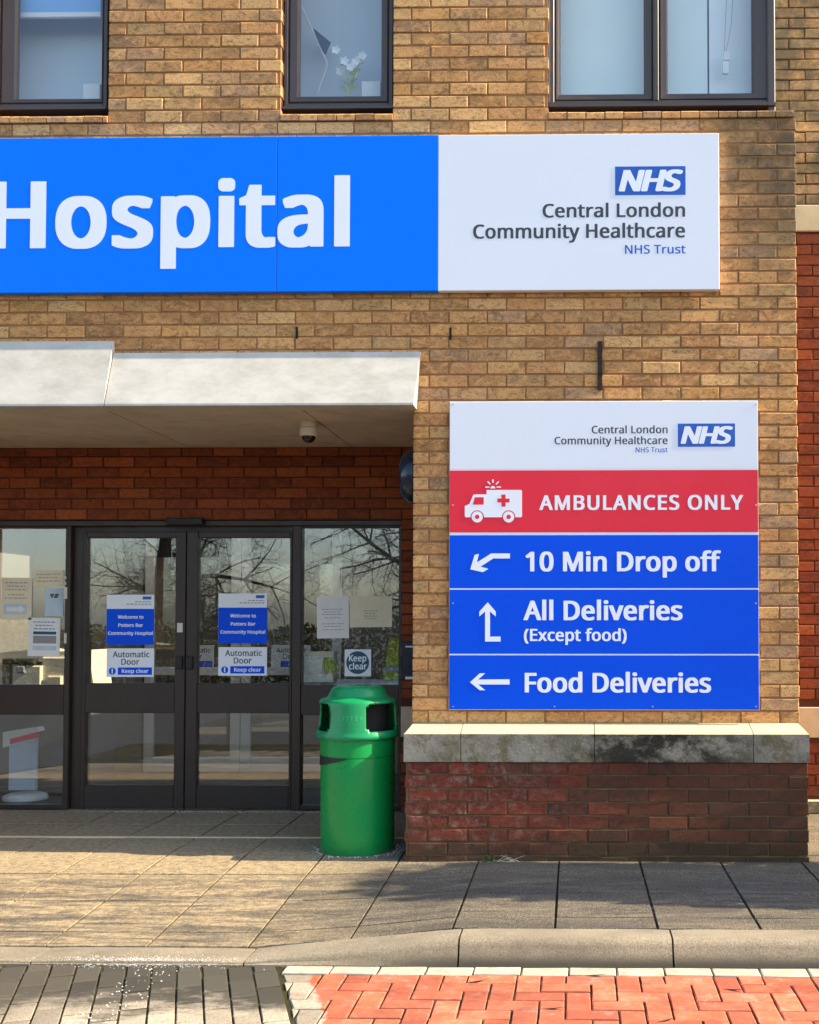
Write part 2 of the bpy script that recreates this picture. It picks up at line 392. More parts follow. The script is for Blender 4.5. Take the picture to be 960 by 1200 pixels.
def lettering(parent, body, x0, x1, ybase, ycap, Y, mat, bold=.5, shear=0, track=1.03, name='lettering', thick=.0005):
    """line of raised vinyl letters between photo columns x0..x1 on the plane Y (front face)"""
    vs, fs = text_geo(body, shear, track)
    p0 = U(x0, ybase, Y); p1 = U(x1, ybase, Y); zc = U((x0+x1)/2, ycap, Y).z - U((x0+x1)/2, ybase, Y).z
    s = zc/capheight()
    w = bold*.026*s                                  # half of the extra stem weight
    mnx = min(v[0] for v in vs); mxx = max(v[0] for v in vs)
    sx = (p1.x-p0.x-2*w)/(mxx-mnx)
    zb = (p0.z+p1.z)/2
    NB = 28 if zc > .2 else 12
    offs = [(0,0)] if w < 1e-5 else [(w*max(-1, min(1, 1.35*math.cos(t*2*math.pi/NB))), w*.45*max(-1, min(1, 1.35*math.sin(t*2*math.pi/NB)))) for t in range(NB)]
    sy = s*(1 - (.9*w/zc if w > 1e-5 else 0))
    ext = sorted((min(vs[q][0] for q in f), max(vs[q][0] for q in f)) for f in fs)
    gaps = []; hi = ext[0][1]
    for a, b in ext[1:]:
        if a > hi: gaps.append((a-hi, (a+hi)/2))
        hi = max(hi, b)
    cuts = sorted(g[1] for g in sorted(gaps, reverse=True)[:body.count(' ')])
    bounds = [-1e9]+cuts+[1e9]; o = None
    for b0, b1 in zip(bounds[:-1], bounds[1:]):           # each word is a piece of its own
        ff = [f for f in fs if b0 < sum(vs[q][0] for q in f)/len(f) < b1]
        idx = sorted(set(q for f in ff for q in f)); mp = {q: i for i, q in enumerate(idx)}
        mb = MB()
        for k, (ox, oz) in enumerate(offs):
            y = Y - thick - k*.000012
            mb.add([(p0.x + w + (vs[q][0]-mnx)*sx + ox, y, zb + .45*w + vs[q][1]*sy + oz) for q in idx], [tuple(mp[q] for q in f) for f in ff])
        o = mb.build(name, mat, parent)
    return o
def pxpoly(pts, Y): return [XZ(x, y, Y) for x, y in pts]
def pxrect(x0, y0, x1, y1, Y):
    a = U(x0, (y0+y1)/2, Y); b = U(x1, (y0+y1)/2, Y); t = U((x0+x1)/2, y0, Y); u = U((x0+x1)/2, y1, Y)
    return a.x, b.x, u.z, t.z                        # x0 x1 z0 z1

# ------------------------------------------------------------------ brick laying
_bm = {}
def brick_mesh(w, h, dep, mat, key):
    k = (key, round(w, 3), round(h, 3), random.randint(0, 2))
    if k not in _bm:
        mb = MB(); c = .0035; j = lambda a: random.uniform(-a, a)
        mb.cbox(-w/2, w/2, 0, dep, -h/2, h/2, c)
        mb.v = [(x+(j(.0022) if i < 8 else 0), y+(j(.0012) if i < 4 else 0), z+(j(.0022) if i < 8 else 0)) for i, (x, y, z) in enumerate(mb.v)]
        _bm[k] = mb.mesh('brick', mat)
    return _bm[k]
def lay(parent, rects, Y, mat, key, name, visible, cap=295, dep=.06, axis='y'):
    """rects: list of (x0,x1,z0,z1). The `cap` that show largest are objects, the rest one mesh."""
    scored = []
    for r in rects: scored.append((visible(r), r))
    scored.sort(key=lambda t: -t[0])
    off = Vector((0,0,0)); p = parent
    while p is not None: off += p.location; p = p.parent
    single = [r for s_, r in scored if s_ > 0][:cap]; ids = set(id(r) for r in single)
    for x0, x1, z0, z1 in single:
        o = bpy.data.objects.new(name, brick_mesh(x1-x0, z1-z0, dep, mat, key)); link(o, parent)
        o.location = Vector(((x0+x1)/2, Y+random.uniform(-.002, .002), (z0+z1)/2)) - off
        o.rotation_euler = (random.uniform(-.006,.006), random.uniform(-.003,.003), random.uniform(-.006,.006))
    mb = MB(); n = 0
    for s_, r in scored:
        if id(r) in ids: continue
        x0, x1, z0, z1 = r; dy = random.uniform(-.002, .002); k0 = len(mb.v)
        mb.cbox(x0, x1, Y+dy, Y+dep, z0, z1, .0035); n += 1
        mb.v[k0:] = [(x+random.uniform(-.0015,.0015), y, z+random.uniform(-.0015,.0015)) for x, y, z in mb.v[k0:]]
    if n:
        o = mb.build('brickwork', mat, parent); tag(o, kind='stuff')
def courses(x0, x1, zbase, zlo, zhi, xref, voids, bl=.215, bh=.0655, pitch=.225, gap=.0095, phase=0):
    out = []
    k0 = math.floor((zlo-zbase)/.075)
    for k in range(k0, int((zhi-zbase)/.075)+2):
        za = zbase+k*.075+gap/2; zb = za+.075-gap
        if za > zhi or zb < zlo: continue
        za = max(za, zlo); zb = min(zb, zhi)
        if zb-za < .02: continue
        i0 = -int((xref-x0)/pitch)-3; i1 = int((x1-xref)/pitch)+3
        sh = (pitch/2 if (k+phase) % 2 else 0)
        for i in range(i0, i1):
            a = xref+i*pitch+sh+gap/2; b = a+pitch-gap
            segs = [(max(a, x0), min(b, x1))]
            for vx0, vx1, vz0, vz1 in voids:
                if za+.01 < vz1 and zb-.01 > vz0:
                    ns = []
                    for s0, s1 in segs:
                        if s1 <= vx0 or s0 >= vx1: ns.append((s0, s1)); continue
                        if s0 < vx0: ns.append((s0, vx0))
                        if s1 > vx1: ns.append((vx1, s1))
                    segs = ns
            for s0, s1 in segs:
                if s1-s0 > .018: out.append((s0, s1, za, zb))
    return out
def proj(x, y, z):
    v = Vector((x,y,z))-_C; d = v.dot(_fw); return CX+F*v.dot(_r)/d, CY-F*v.dot(_u)/d
def in_frame(Y, blocks):
    """visible area (pixels) of a rect on plane Y, minus what blocks (pixel rects) hide"""
    def f(r):
        a = proj(r[0], Y, r[3]); b = proj(r[1], Y, r[2])
        n = t = 0
        for i in range(7):
            for j in range(4):
                x = a[0]+(b[0]-a[0])*(i+.5)/7; y = a[1]+(b[1]-a[1])*(j+.5)/4
                t += 1
                if 0 <= x <= 960 and 0 <= y <= 1200 and not any(q[0] < x < q[2] and q[1] < y < q[3] for q in blocks): n += 1
        return (b[0]-a[0])*(b[1]-a[1])*n/t
    return f

# =================================================================== SETTING: ground, road, kerb, pavement
ZR = -.105                                   # road surface
YK = G(672, 1133, ZR).y                      # kerb foot
YB = G(672, 1088, 0).y                       # back of kerb
B0 = G(327, 1136, ZR); BX, BY = B0.x, B0.y      # corner of the painted bay; its edge runs skew to the kerb
BNX, BNY = math.cos(.338), math.sin(.338)
def drop(X, Y):
    t = min(1, max(0, (-.47-X)/.92)); t = t*t*(3-2*t)
    s = min(1, max(0, (-.10-Y)/(-.10-YB)))
    return -.088*t*s
mb = MB(); mb.add([(-150,-150,-.16),(150,-150,-.16),(150,150,-.16),(-150,150,-.16)], [(0,1,2,3)])
tag(mb.build('ground', M['asphalt']), kind='structure')
# pavement bed with slabs
mb = MB(); nx, ny = 40, 14; XL, XR = -5.2, 3.4; YT = 1.60
for i in range(nx+1):
    for j in range(ny+1):
        X = XL+(XR-XL)*i/nx; Y = YB+(YT-YB)*j/ny; mb.v.append((X, Y, drop(X, Y)-.0075))
for i in range(nx):
    for j in range(ny):
        a = i*(ny+1)+j; mb.f.append((a, a+ny+1, a+ny+2, a+1)); mb.mi.append(0)
pav = tag(mb.build('pavement', M['joint']), kind='structure')
XJ = .368; rows = [1.60, .94, .49, .04, -.41, -.86, -1.31, YB]
for r_ in range(len(rows)-1):
    y1, y0 = rows[r_], rows[r_+1]
    for k in range(-13, 7):
        x0 = XJ+.4515*k; x1 = x0+.4515
        if x1 > XR or x0 < XL: continue
        g = .0062; jz = random.uniform(-.0015, .0015); t1 = random.uniform(-.0015, .0015)
        vs = []
        gx = random.uniform(.0045, .0065)
        for (x, y) in ((x0+gx,y0+g),(x1-gx,y0+g),(x1-gx,y1-g),(x0+gx,y1-g)):
            vs.append((x, y, drop(x, y)+jz+t1*((x-x0)/.45-.5)))
        c = .0016
        cx, cy = (x0+x1)/2, (y0+y1)/2
        top = [(x+(c if x < cx else -c), y+(c if y < cy else -c), z) for x, y, z in vs]
        mid = [(x, y, z-c) for x, y, z in vs]; bot = [(x, y, z-.04) for x, y, z in vs]
        m2 = MB(); m2.add(top+mid+bot, [(0,1,2,3)]+[f for a in range(4) for f in ((a, (a+1)%4+4-4*0, 0, 0),)][:0] +
               [q for a in range(4) for q in ((4+a, 4+(a+1)%4, (a+1)%4, a), (8+a, 8+(a+1)%4, 4+(a+1)%4, 4+a))])
        m2.build('paving_slab', M['slab'], pav)
# pale cream strip along the slab joint under the canopy
m2 = MB(); m2.box(XL, -.96, .474, .502, -.02, .0045); m2.build('pale_strip', M['creamstrip'], pav)
# kerb
def kerb_prof(X):
    t = min(1, max(0, (-.49-X)/.91)); up = .105*(1-t)+.014*t
    zt = ZR+up; b = YB-.004; f = YK
    r = min(.045, up*.7)
    pts = [(b, ZR-.05), (b, zt)]
    yf = f+.035*(up/.105)
    for i in range(6):
        a = math.pi/2*i/5
        pts.append((yf+r-r*math.sin(a), zt-r+r*math.cos(a)))
    pts.append((f, ZR-.0)); pts.append((f, ZR-.05))
    return pts
kb = empty('kerb', (0, YK, ZR), None, None); kb['kind'] = 'structure'
for k in range(-5, 4):
    xa = -.49+.91*k+.004; xb = xa+.902; n = 8
    m2 = MB(); P = None; cnt = 0
    for i in range(n+1):
        X = xa+(xb-xa)*i/n; pr = kerb_prof(X); cnt = len(pr)
        ins = .003 if i in (0, n) else 0
        m2.v += [(X, y, z-(ins if z > ZR else 0)) for y, z in pr]
    for i in range(n):
        for j in range(cnt): m2.f.append((i*cnt+j, (i+1)*cnt+j, (i+1)*cnt+(j+1)%cnt, i*cnt+(j+1)%cnt)); m2.mi.append(0)
    m2.f += [tuple(range(cnt)), tuple(n*cnt+j for j in range(cnt-1, -1, -1))]; m2.mi += [0, 0]
    m2.build('kerb_stone', M['kerb'], kb, smooth=True)
# road bed and block pavers
mb = MB(); mb.add([(-5.2,-3.6,ZR-.0065),(3.4,-3.6,ZR-.0065),(3.4,YK+.02,ZR-.0065),(-5.2,YK+.02,ZR-.0065)], [(0,1,2,3)])
road = tag(mb.build('road', M['roadbed']), kind='structure')
_pm = {}
def paver(x0, x1, y0, y1, mat, tiltmax=.006):
    g = random.uniform(.0028, .0044); k = (round(x1-x0, 3), round(y1-y0, 3), mat.name, random.randint(0, 1))
    if k not in _pm:
        m2 = MB(); w = (x1-x0)/2-g; h = (y1-y0)/2-g; c = .0035
        j = lambda: random.uniform(-.002, .002)
        t = [(sx*(w-c)+j(), sy*(h-c)+j(), 0) for sx, sy in ((-1,-1),(1,-1),(1,1),(-1,1))]
        md = [(sx*w+j(), sy*h+j(), -.003) for sx, sy in ((-1,-1),(1,-1),(1,1),(-1,1))]
        b = [(x, y, -.05) for x, y, z in md]
        m2.add(t+md+b, [(0,1,2,3)]+[q for a in range(4) for q in ((4+a, 4+(a+1)%4, (a+1)%4, a), (8+a, 8+(a+1)%4, 4+(a+1)%4, 4+a))])
        _pm[k] = m2.mesh('paver', mat)
    o = bpy.data.objects.new('block_paver', _pm[k]); link(o, road)
    o.location = ((x0+x1)/2, (y0+y1)/2, ZR+random.uniform(-.002, .002)); o.rotation_euler = (random.uniform(-1,1)*tiltmax, random.uniform(-1,1)*tiltmax, random.uniform(-.006,.006))
def clip(poly, px_, py_, nx_, ny_):              # keep the side where (p-p0).n >= 0
    out = []
    for a, b in zip(poly, poly[1:]+poly[:1]):
        da = (a[0]-px_)*nx_+(a[1]-py_)*ny_; db = (b[0]-px_)*nx_+(b[1]-py_)*ny_
        if da >= 0: out.append(a)
        if da*db < 0: t = da/(da-db); out.append((a[0]+(b[0]-a[0])*t, a[1]+(b[1]-a[1])*t))
    return out
def paver_poly(poly, mat, tiltmax=.006):
    A = abs(sum(p[0]*q[1]-q[0]*p[1] for p, q in zip(poly, poly[1:]+poly[:1])))/2
    if len(poly) < 3 or A < .0012: return
    cx = sum(p[0] for p in poly)/len(poly); cy = sum(p[1] for p in poly)/len(poly); n = len(poly)
    def ins(d, z): return [(x-cx-d*(x-cx)/max(.02, abs(math.hypot(x-cx, y-cy)))*1.25, y-cy-d*(y-cy)/max(.02, math.hypot(x-cx, y-cy))*1.25, z) for x, y in poly]
    t, md, b = ins(.011, 0), ins(.006, -.005), ins(.004, -.05)
    m2 = MB(); m2.add(t+md+b, [tuple(range(n))]+[q for a in range(n) for q in ((n+a, n+(a+1)%n, (a+1)%n, a), (2*n+a, 2*n+(a+1)%n, n+(a+1)%n, n+a))])
    o = bpy.data.objects.new('block_paver', m2.mesh('paver', mat)); link(o, road)
    o.location = (cx, cy, ZR+random.uniform(-.003, .002)); o.rotation_euler = (random.uniform(-1,1)*tiltmax, random.uniform(-1,1)*tiltmax, 0)
y1 = YK-.006
for k in range(0, 20):
    x0 = BX+.02+.1985*k
    paver(x0, x0+.1985, y1-.105, y1, M['edgepaver'])
yr = y1-.107; u = .1; XE = BX
for i in range(-2, 42):
    for j in range(0, 9):
        c4 = (i+j) % 4
        ya = yr-(j+1)*u; xa = XE+i*u
        if c4 == 0: x0, x1, ya0, ya1 = xa, xa+2*u, ya, ya+u
        elif c4 == 2: x0, x1, ya0, ya1 = xa, xa+u, ya-u, ya+u
        elif c4 == 3 and j == 0: x0, x1, ya0, ya1 = xa, xa+u, ya, ya+u
        else: continue
        if x0 > 2.75: continue
        sd = [(x-BX)*BNX+(y-BY)*BNY for x in (x0, x1) for y in (ya0, ya1)]
        if max(sd) < .012: continue
        if min(sd) > .006: paver(x0, x1, ya0, ya1, M['redpaver'])
        else: paver_poly(clip([(x0,ya0),(x1,ya0),(x1,ya1),(x0,ya1)], BX+.006*BNX, BY+.006*BNY, BNX, BNY), M['redpaver'])
# older blocks laid skew to the kerb
ex, ey = (-BNX, -BNY), (BNY, -BNX)               # across (away from the bay), along (toward the road)
for i in range(0, 32):
    for j in range(-8, 7):
        o_ = .1 if i % 2 else 0
        a0, a1 = .006+i*.1, .006+(i+1)*.1; b0, b1 = j*.2+o_, (j+1)*.2+o_
        pts = [(BX+ex[0]*a+ey[0]*b, BY+ex[1]*a+ey[1]*b) for a, b in ((a0,b0),(a1,b0),(a1,b1),(a0,b1))]
        if max(p[1] for p in pts) < -2.75 or min(p[0] for p in pts) < -4.6: continue
        pts = clip(pts, 0, y1, 0, -1)
        if len(pts) >= 3: paver_poly(pts, M['paver'], .014)

# =================================================================== BUILDING
bld = empty('hospital_building', (0, 0, 0), 'buff and red brick hospital entrance block with canopy and glass doors', 'building')
XR0 = (U(934, 300, 0).x + U(936, 700, 0).x)/2         # right arris of the front block
XP = U(484, 660, 0).x                                  # left arris of the pier
ZBED = U(300, 143, 0).z                                # a bed joint under the windows
ZCOP = U(700, 847, 0).z                                # top of the plinth coping at the wall
ZTOP = 6.5; XWL = -5.2; YREAR = 1.42; ZSOF = U(300, 475, -.15).z
sill_top = ZBED+.048
w1 = (U(-8, 60, 0).x, U(127.5, 60, 0).x); w2 = (U(330, 60, 0).x, U(461, 60, 0).x); w3 = (U(643, 60, 0).x, XR0+.05)
voids = [(XWL-1, XP, -1, 2.72), (w1[0], w1[1], ZBED, ZTOP+1), (w2[0], w2[1], ZBED, ZTOP+1), (w3[0], w3[1], ZBED, ZTOP+1)]
mb = MB(); ym, yb = .0055, .30; mw = .001
mb.box(XWL, XR0-.008, ym, yb, 2.72, ZBED)                                   # spandrel
mb.box(XP+.008, XR0-.008, ym, yb, ZCOP-.3, 2.72)                            # pier
for a, b in ((XWL, w1[0]), (w1[1], w2[0]), (w2[1], w3[0])): mb.box(a+.006, b-.006, ym, yb, ZBED, ZTOP)
mb.box(XP+.01, XP+.25, yb, YREAR+.1, -.1, 2.72); mb.box(XR0-.25, XR0-.01, yb, YREAR+.1, -.1, ZBED)   # returns
mb.box(XWL, XR0, .0, 1.6, ZTOP, ZTOP+.2)
mb.box(XWL-.02, XWL+.3, yb, YREAR+.1, -.1, 2.72); mb.box(XWL-.02, XWL+.3, .0, yb, -.1, 2.719)  # added end wall, out of view, blocks light entering the recess from the left
fw_ = mb.build('front_wall', M['mort_buff'], bld)
fw_['label'] = 'buff stock brick front wall above the canopy and on the pier'
sgn1 = (-60, 164, 842, 338); sgn2 = (528, 471, 888, 831)
blocks0 = [(-60, 162, 843, 341), (527, 470, 889, 832), (-60, 402, 130, 476), (122, 414, 489, 476)]
rects = courses(XWL, XR0, ZBED, ZCOP-.02, ZTOP, XR0, voids)
def hidden(r):
    for q in (pxrect(*sgn1, 0), pxrect(*sgn2, 0)):
        if r[0] > q[0]+.05 and r[1] < q[1]-.05 and r[2] > q[2]+.05 and r[3] < q[3]-.05: return True
    return False
rects = [r for r in rects if not hidden(r)]
lay(fw_, rects, 0, M['buff'], 'buff', 'buff_brick', in_frame(0, blocks0))
# brick returns either side of the pier (seen only from the side)
def side_bricks(X, sgn, y0, y1, z0, z1, mat, parent):
    m2 = MB()
    for (a, b, za, zb) in courses(y0, y1, ZBED, z0, z1, y0, []):
        k0 = len(m2.v); m2.cbox(a, b, 0, .05, za, zb, .0035)
        m2.v[k0:] = [(X-sgn*y, x, z) for x, y, z in m2.v[k0:]]
    o = m2.build('return_brickwork', mat, parent); tag(o, kind='stuff')
side_bricks(XR0, 1, .068, YREAR-.01, 0, ZBED-.01, M['buff'], fw_)
side_bricks(XP, -1, .068, YREAR-.01, 0, ZSOF-.005, M['red'], fw_)
# weep slots
for px_, py_ in ((348, 390), (528, 391)):
    a = pxrect(px_-1.3, py_-7, px_+1.3, py_+7, 0); m2 = MB(); m2.box(a[0], a[1], -.003, .02, a[2], a[3]); m2.build('weep_vent', M['void'], fw_)

# plinth -------------------------------------------------------------------
YPL = -.15
xpl0 = U(474, 940, YPL).x; xpl1 = U(948, 940, YPL).x
ZPB = U(700, 893, YPL).z                            # top of the plinth brickwork
mb = MB(); mb.box(xpl0+.008, xpl1-.008, YPL+.009, .25, -.06, ZPB-.004)
pl = mb.build('plinth_wall', M['mort_plinth'], bld); pl['label'] = 'weathered dark red brick plinth under the pier'
rects = courses(xpl0, xpl1, ZPB, -.03, ZPB, xpl1, [], phase=1)
lay(pl, rects, YPL, M['plinth'], 'plinth', 'red_brick', in_frame(YPL, []))
m2 = MB()
for X, sg in ((xpl0, -1), (xpl1, 1)):
    for (a, b, za, zb) in courses(YPL+.05, .24, ZPB, 0, ZPB-.005, YPL, [], phase=1):
        k0 = len(m2.v); m2.cbox(a, b, 0, .04, za, zb, .0035); m2.v[k0:] = [(X-sg*y, x, z) for x, y, z in m2.v[k0:]]
tag(m2.build('return_brickwork', M['plinth'], pl), kind='stuff')
zf = U(700, 858, YPL-.012).z; yf = YPL-.012
cj = [U(q, 875, yf).x for q in (474, 540, 697, 883, 948)]
for i in range(4):
    a = cj[i]+(.002 if i else -.004); b = cj[i+1]-(.002 if i < 3 else -.004)
    e0 = .03 if i == 0 else 0; e1 = .03 if i == 3 else 0
    jz = random.uniform(-.002, .002)
    # front face, splayed top up to the wall, mitred at the ends
    vs = [(a, yf, ZPB), (b, yf, ZPB), (b, .02, ZPB), (a, .02, ZPB),
          (a, yf, zf-.012+jz), (b, yf, zf-.012+jz), (a+.4*e0, yf+.012, zf+jz), (b-.4*e1, yf+.012, zf+jz), (b-e1*1.1, .006, ZCOP+jz), (a+e0*1.1, .006, ZCOP+jz),
          (b, .02, zf-.012), (a, .02, zf-.012)]
    fs = [(0,1,5,4), (4,5,7,6), (6,7,8,9), (3,2,1,0), (0,4,11,3), (1,2,10,5), (4,6,9,11), (5,10,8,7), (9,8,10,11), (2,3,11,10)]
    MB().add(vs, fs).build('coping_stone', M['stone'], pl)

# rear wall (recess and right-hand set-back) ---------------------------------
DX0 = U(-110, 780, 1.46).x; DX1 = U(471, 780, 1.46).x; DZ1 = U(250, 609.5, 1.44).z
zb_lo, zb_hi = U(945, 865, YREAR).z, U(945, 828, YREAR).z
zu_lo, zu_hi = U(945, 272, YREAR).z, U(945, 240, YREAR).z
XRR = 3.4
mb = MB()
mb.box(XWL, DX0, YREAR+.008, 1.7, -.1, ZSOF+.02); mb.box(DX0, DX1, YREAR+.008, 1.7, DZ1, ZSOF+.02); mb.box(DX1, XP+.1, YREAR+.008, 1.7, -.1, ZSOF+.02)
mb.box(XR0-.2, XRR, YREAR+.008, 1.7, -.1, ZTOP)
rw = mb.build('rear_wall', M['mort_red'], bld); rw['label'] = 'set back red brick wall around the entrance doors'
zref = DZ1+.004
blocksR = [(484, 0, 934, 1100), (-60, 0, 484, 521), (374, 803, 466, 1010), (470, 752, 484, 797)]
vr = [(DX0, DX1, -1, DZ1)]
fr = in_frame(YREAR, blocksR)
rl = courses(XWL, XP+.05, zref, 0, ZSOF, DX1, vr+[(DX1, XP+1, zb_lo, zb_hi), (XWL, DX0, zb_lo, zb_hi)])
rr_ = courses(XR0-.05, XRR, zref, .10, zu_lo, XR0+.06, [(XR0-1, XRR+1, zb_lo, zb_hi)])
lay(rw, rl+rr_, YREAR, M['red'], 'red', 'red_brick', fr)
ru = courses(XR0-.05, XRR, zu_hi, zu_hi, ZTOP, XR0+.13, [])
lay(rw, ru, YREAR, M['buff'], 'buff2', 'buff_brick', fr)
MB().cbox(XR0-.05, XRR, YREAR-.012, YREAR+.06, zu_lo+.004, zu_hi-.004, .005).build('stone_band', M['band'], rw)
MB().cbox(XR0-.05, XRR, YREAR-.012, YREAR+.06, zb_lo+.004, zb_hi-.004, .005).build('stone_band', M['band'], rw)
MB().cbox(DX1+.002, XP+.04, YREAR-.012, YREAR+.06, zb_lo+.004, zb_hi-.004, .005).build('stone_band', M['band'], rw)
MB().cbox(XR0-.05, XRR, YREAR-.03, YREAR+.06, .0, .095, .008).build('stone_base', M['stone'], rw)

# canopy ----------------------------------------------------------------------
YC = -.15
mb = MB(); mb.box(XWL, XP-.004, .02, YREAR+.004, ZSOF+.03, ZSOF+.16)
cn = mb.build('canopy', M['soffit'], bld); cn['label'] = 'pale sloping fascia and cream soffit of the entrance canopy'
def fascia(xa0, xa1, xb0, xb1, ztop):       # a: top edge at wall, b: bottom edge
    yb_, yt = YC, -.02
    vs = [(xb0,yb_,ZSOF),(xb1,yb_,ZSOF),(xb1,yb_,ZSOF+.012),(xb0,yb_,ZSOF+.012),(xa0,yt,ztop),(xa1,yt,ztop),
          (xa0,.003,ztop+.004),(xa1,.003,ztop+.004),(xb0,.003,ZSOF),(xb1,.003,ZSOF)]
    fs = [(0,1,2,3),(3,2,5,4),(4,5,7,6),(8,9,1,0),(6,7,9,8),(0,3,4,6,8),(1,9,7,5,2)]
    MB().add(vs, fs).build('fascia_panel', M['fascia'], cn)
tR = U(300, 413, -.02).z; tL = U(60, 400, -.02).z
xj_t = U(133, 404, -.02).x; xj_b = U(122, 474, YC).x
fascia(xj_t+.003, U(493, 414, -.02).x, xj_b+.003, U(484.5, 474, YC).x, tR)
fascia(-5.2, xj_t-.003, -5.2, xj_b-.003, tL)
# soffit boards with dark gaps between
sj = [-5.2]+[U(q, 477.5, YC+.02).x for q in (-121, 113.5, 348)]+[XP-.004]
for a, b in zip(sj[:-1], sj[1:]):
    MB().box(a+.004, b-.004, YC+.012, YREAR+.002, ZSOF+.004, ZSOF+.028).build('soffit_panel', M['soffit'], cn)
MB().box(-5.2, XP-.01, YC+.0125, YREAR, ZSOF+.0282, ZSOF+.0295).build('soffit_backing', M['void'], cn)

# first-floor windows -------------------------------------------------------------
YW = .055
def window(xl, xr, wpx, label, panes, zt=ZTOP-.1, leftx=None):
    """panes: list of glass (x0,x1) in pixels; wpx: (frame left, frame right, glass bottom, frame bottom) pixels"""
    fl, frr, gb, fb = wpx
    A = U(fl, 60, YW).x; B = U(frr, 60, YW).x; zg = U((fl+frr)/2, gb, YW).z; zf_ = U((fl+frr)/2, fb, YW).z
    m = MB()
    gx = [(U(a, 60, YW).x, U(b, 60, YW).x) for a, b in panes]
    ow = .022                                             # outer frame face width
    m.cbox(A, A+ow, YW, YW+.07, zf_, zt, .003); m.cbox(B-ow, B, YW, YW+.07, zf_, zt, .003)
    m.cbox(A+ow, B-ow, YW, YW+.07, zf_, zf_+ow, .003)
    m.box(A-.004, B+.006, YW-.03, YW+.06, zf_-.024, zf_-.007)   # projecting drip bar
    if len(gx) > 1:
        mx = (gx[0][1]+gx[1][0])/2; m.cbox(mx-.014, mx+.014, YW-.004, YW+.07, zf_+ow, zt, .003)
    wo = m.build('window', M['wframe'], bld); wo['label'] = label
    for i, (g0, g1) in enumerate(gx):
        L = A+ow if i == 0 else mx+.014; Rr = B-ow if i == len(gx)-1 else mx-.014
        zl = zf_+ow
        s = MB(); y0 = YW+.008; y1 = YW+.02; yi = YW+.055      # mitred, sloping sash profile
        o4 = [(L+.003, zl+.003), (Rr-.003, zl+.003), (Rr-.003, zt), (L+.003, zt)]
        md = [(L+.014, zl+.014), (Rr-.014, zl+.014), (Rr-.014, zt), (L+.014, zt)]
        i4 = [(g0, zg), (g1, zg), (g1, zt), (g0, zt)]
        ring = [[(x, y0+.012, z) for x, z in o4], [(x, y0, z) for x, z in md], [(x, y0+.004, z) for x, z in [(g0-.012, zg-.012), (g1+.012, zg-.012), (g1+.012, zt), (g0-.012, zt)]], [(x, y1+.012, z) for x, z in i4], [(x, yi, z) for x, z in i4]]
        vs = [v for r_ in ring for v in r_]; fs = []
        for k in range(4):
            for a in (0, 1, 3): fs.append((k*4+a, k*4+(a+1) % 4, (k+1)*4+(a+1) % 4, (k+1)*4+a))
        s.add(vs, fs); s.build('sash', M['wframe'], wo)
        MB().box(g0-.004, g1+.004, YW+.034, YW+.040, zg-.004, zt).build('pane', M['wglass'], wo)
    # brick-on-edge sill
    x = xl+.001; k = 0; hw = .1105
    xr_ = xr
    while x < xr_-.02:
        e = min(x+hw-.006, xr_-.001); j = random.uniform(-.002, .002)
        m = MB(); zt_ = sill_top+j; m.xprism([(-.012, ZBED+.004), (-.012, ZBED+.034+j), (-.004, ZBED+.042+j), (YW+.02, zt_+.006), (YW+.02, ZBED+.004)], x, e)
        m.build('sill_brick', M['buff'], wo); x += hw
    # room behind
    m = MB(); z0 = zf_-.1; z1 = zt
    Rm = [(A-.25, YW+.09), (B+(.0 if B > 1 else .25), YW+.09)]
    xa, xb, yA, yB_ = Rm[0][0], Rm[1][0], YW+.09, 1.25
    m.add([(xa,yA,z0),(xb,yA,z0),(xb,yB_,z0),(xa,yB_,z0),(xa,yA,z1),(xb,yA,z1),(xb,yB_,z1),(xa,yB_,z1)], [(0,1,2,3),(7,6,5,4),(1,5,6,2),(2,6,7,3),(3,7,4,0)])
    m.build('room_wall', M['room'], wo)
    return wo, zg, A, B
W1, zg1, a1, b1 = window(w1[0], w1[1], (-5, 126, 113, 126), 'brown framed window with blue roller blind, above the blue sign end', [(18, 117)])
W2, zg2, a2, b2 = window(w2[0], w2[1], (333, 460.5, 110, 125), 'narrow brown framed window with flowers standing inside', [(350, 446)])
W3, zg3, a3, b3 = window(w3[0], XR0, (645, 907, 107, 122), 'wide two pane brown framed corner window', [(657, 755), (783, 882)])
MB().cbox(U(899, 60, YW).x, U(907, 60, YW).x+.006, YW-.012, YW+.09, sill_top-.01, ZTOP-.1, .006).build('corner_post', M['wframe'], W3)
# blinds and things in the upper rooms
p = pxrect(14, -60, 119, 15, .16); m2 = MB(); m2.box(p[0], p[1], .155, .158, p[2], p[3]); bl = m2.build('roller_blind', M['skyblind'], W1)
p = pxrect(14, 15, 119, 21, .16); MB().cbox(p[0], p[1], .150, .17, p[2], p[3], .003).build('blind_rail', M['white'], W1)
def curtain_or_added_sheet(px0, px1, Yc, parent, n_, zb_, mat='blind'):
    xa_, xb_ = U(px0, 50, Yc).x, U(px1, 50, Yc).x; m2 = MB()
    for i in range(n_):
        q0 = xa_+(xb_-xa_)*i/n_; q1 = xa_+(xb_-xa_)*(i+1)/n_; y0 = Yc+.008*(i % 2); y1_ = Yc+.008*((i+1) % 2)
        m2.add([(q0,y0,zb_),(q1,y1_,zb_),(q1,y1_,ZTOP-.12),(q0,y0,ZTOP-.12)], [(0,1,2,3)])
    o = m2.build('curtain_or_added_sheet', M[mat], parent); q = o.modifiers.new('thickness', 'SOLIDIFY'); q.thickness = .002
curtain_or_added_sheet(640, 829, .20, W3, 2, zg3-.03, 'blind2')
curtain_or_added_sheet(831, 900, .21, W3, 2, zg3-.03, 'blind')
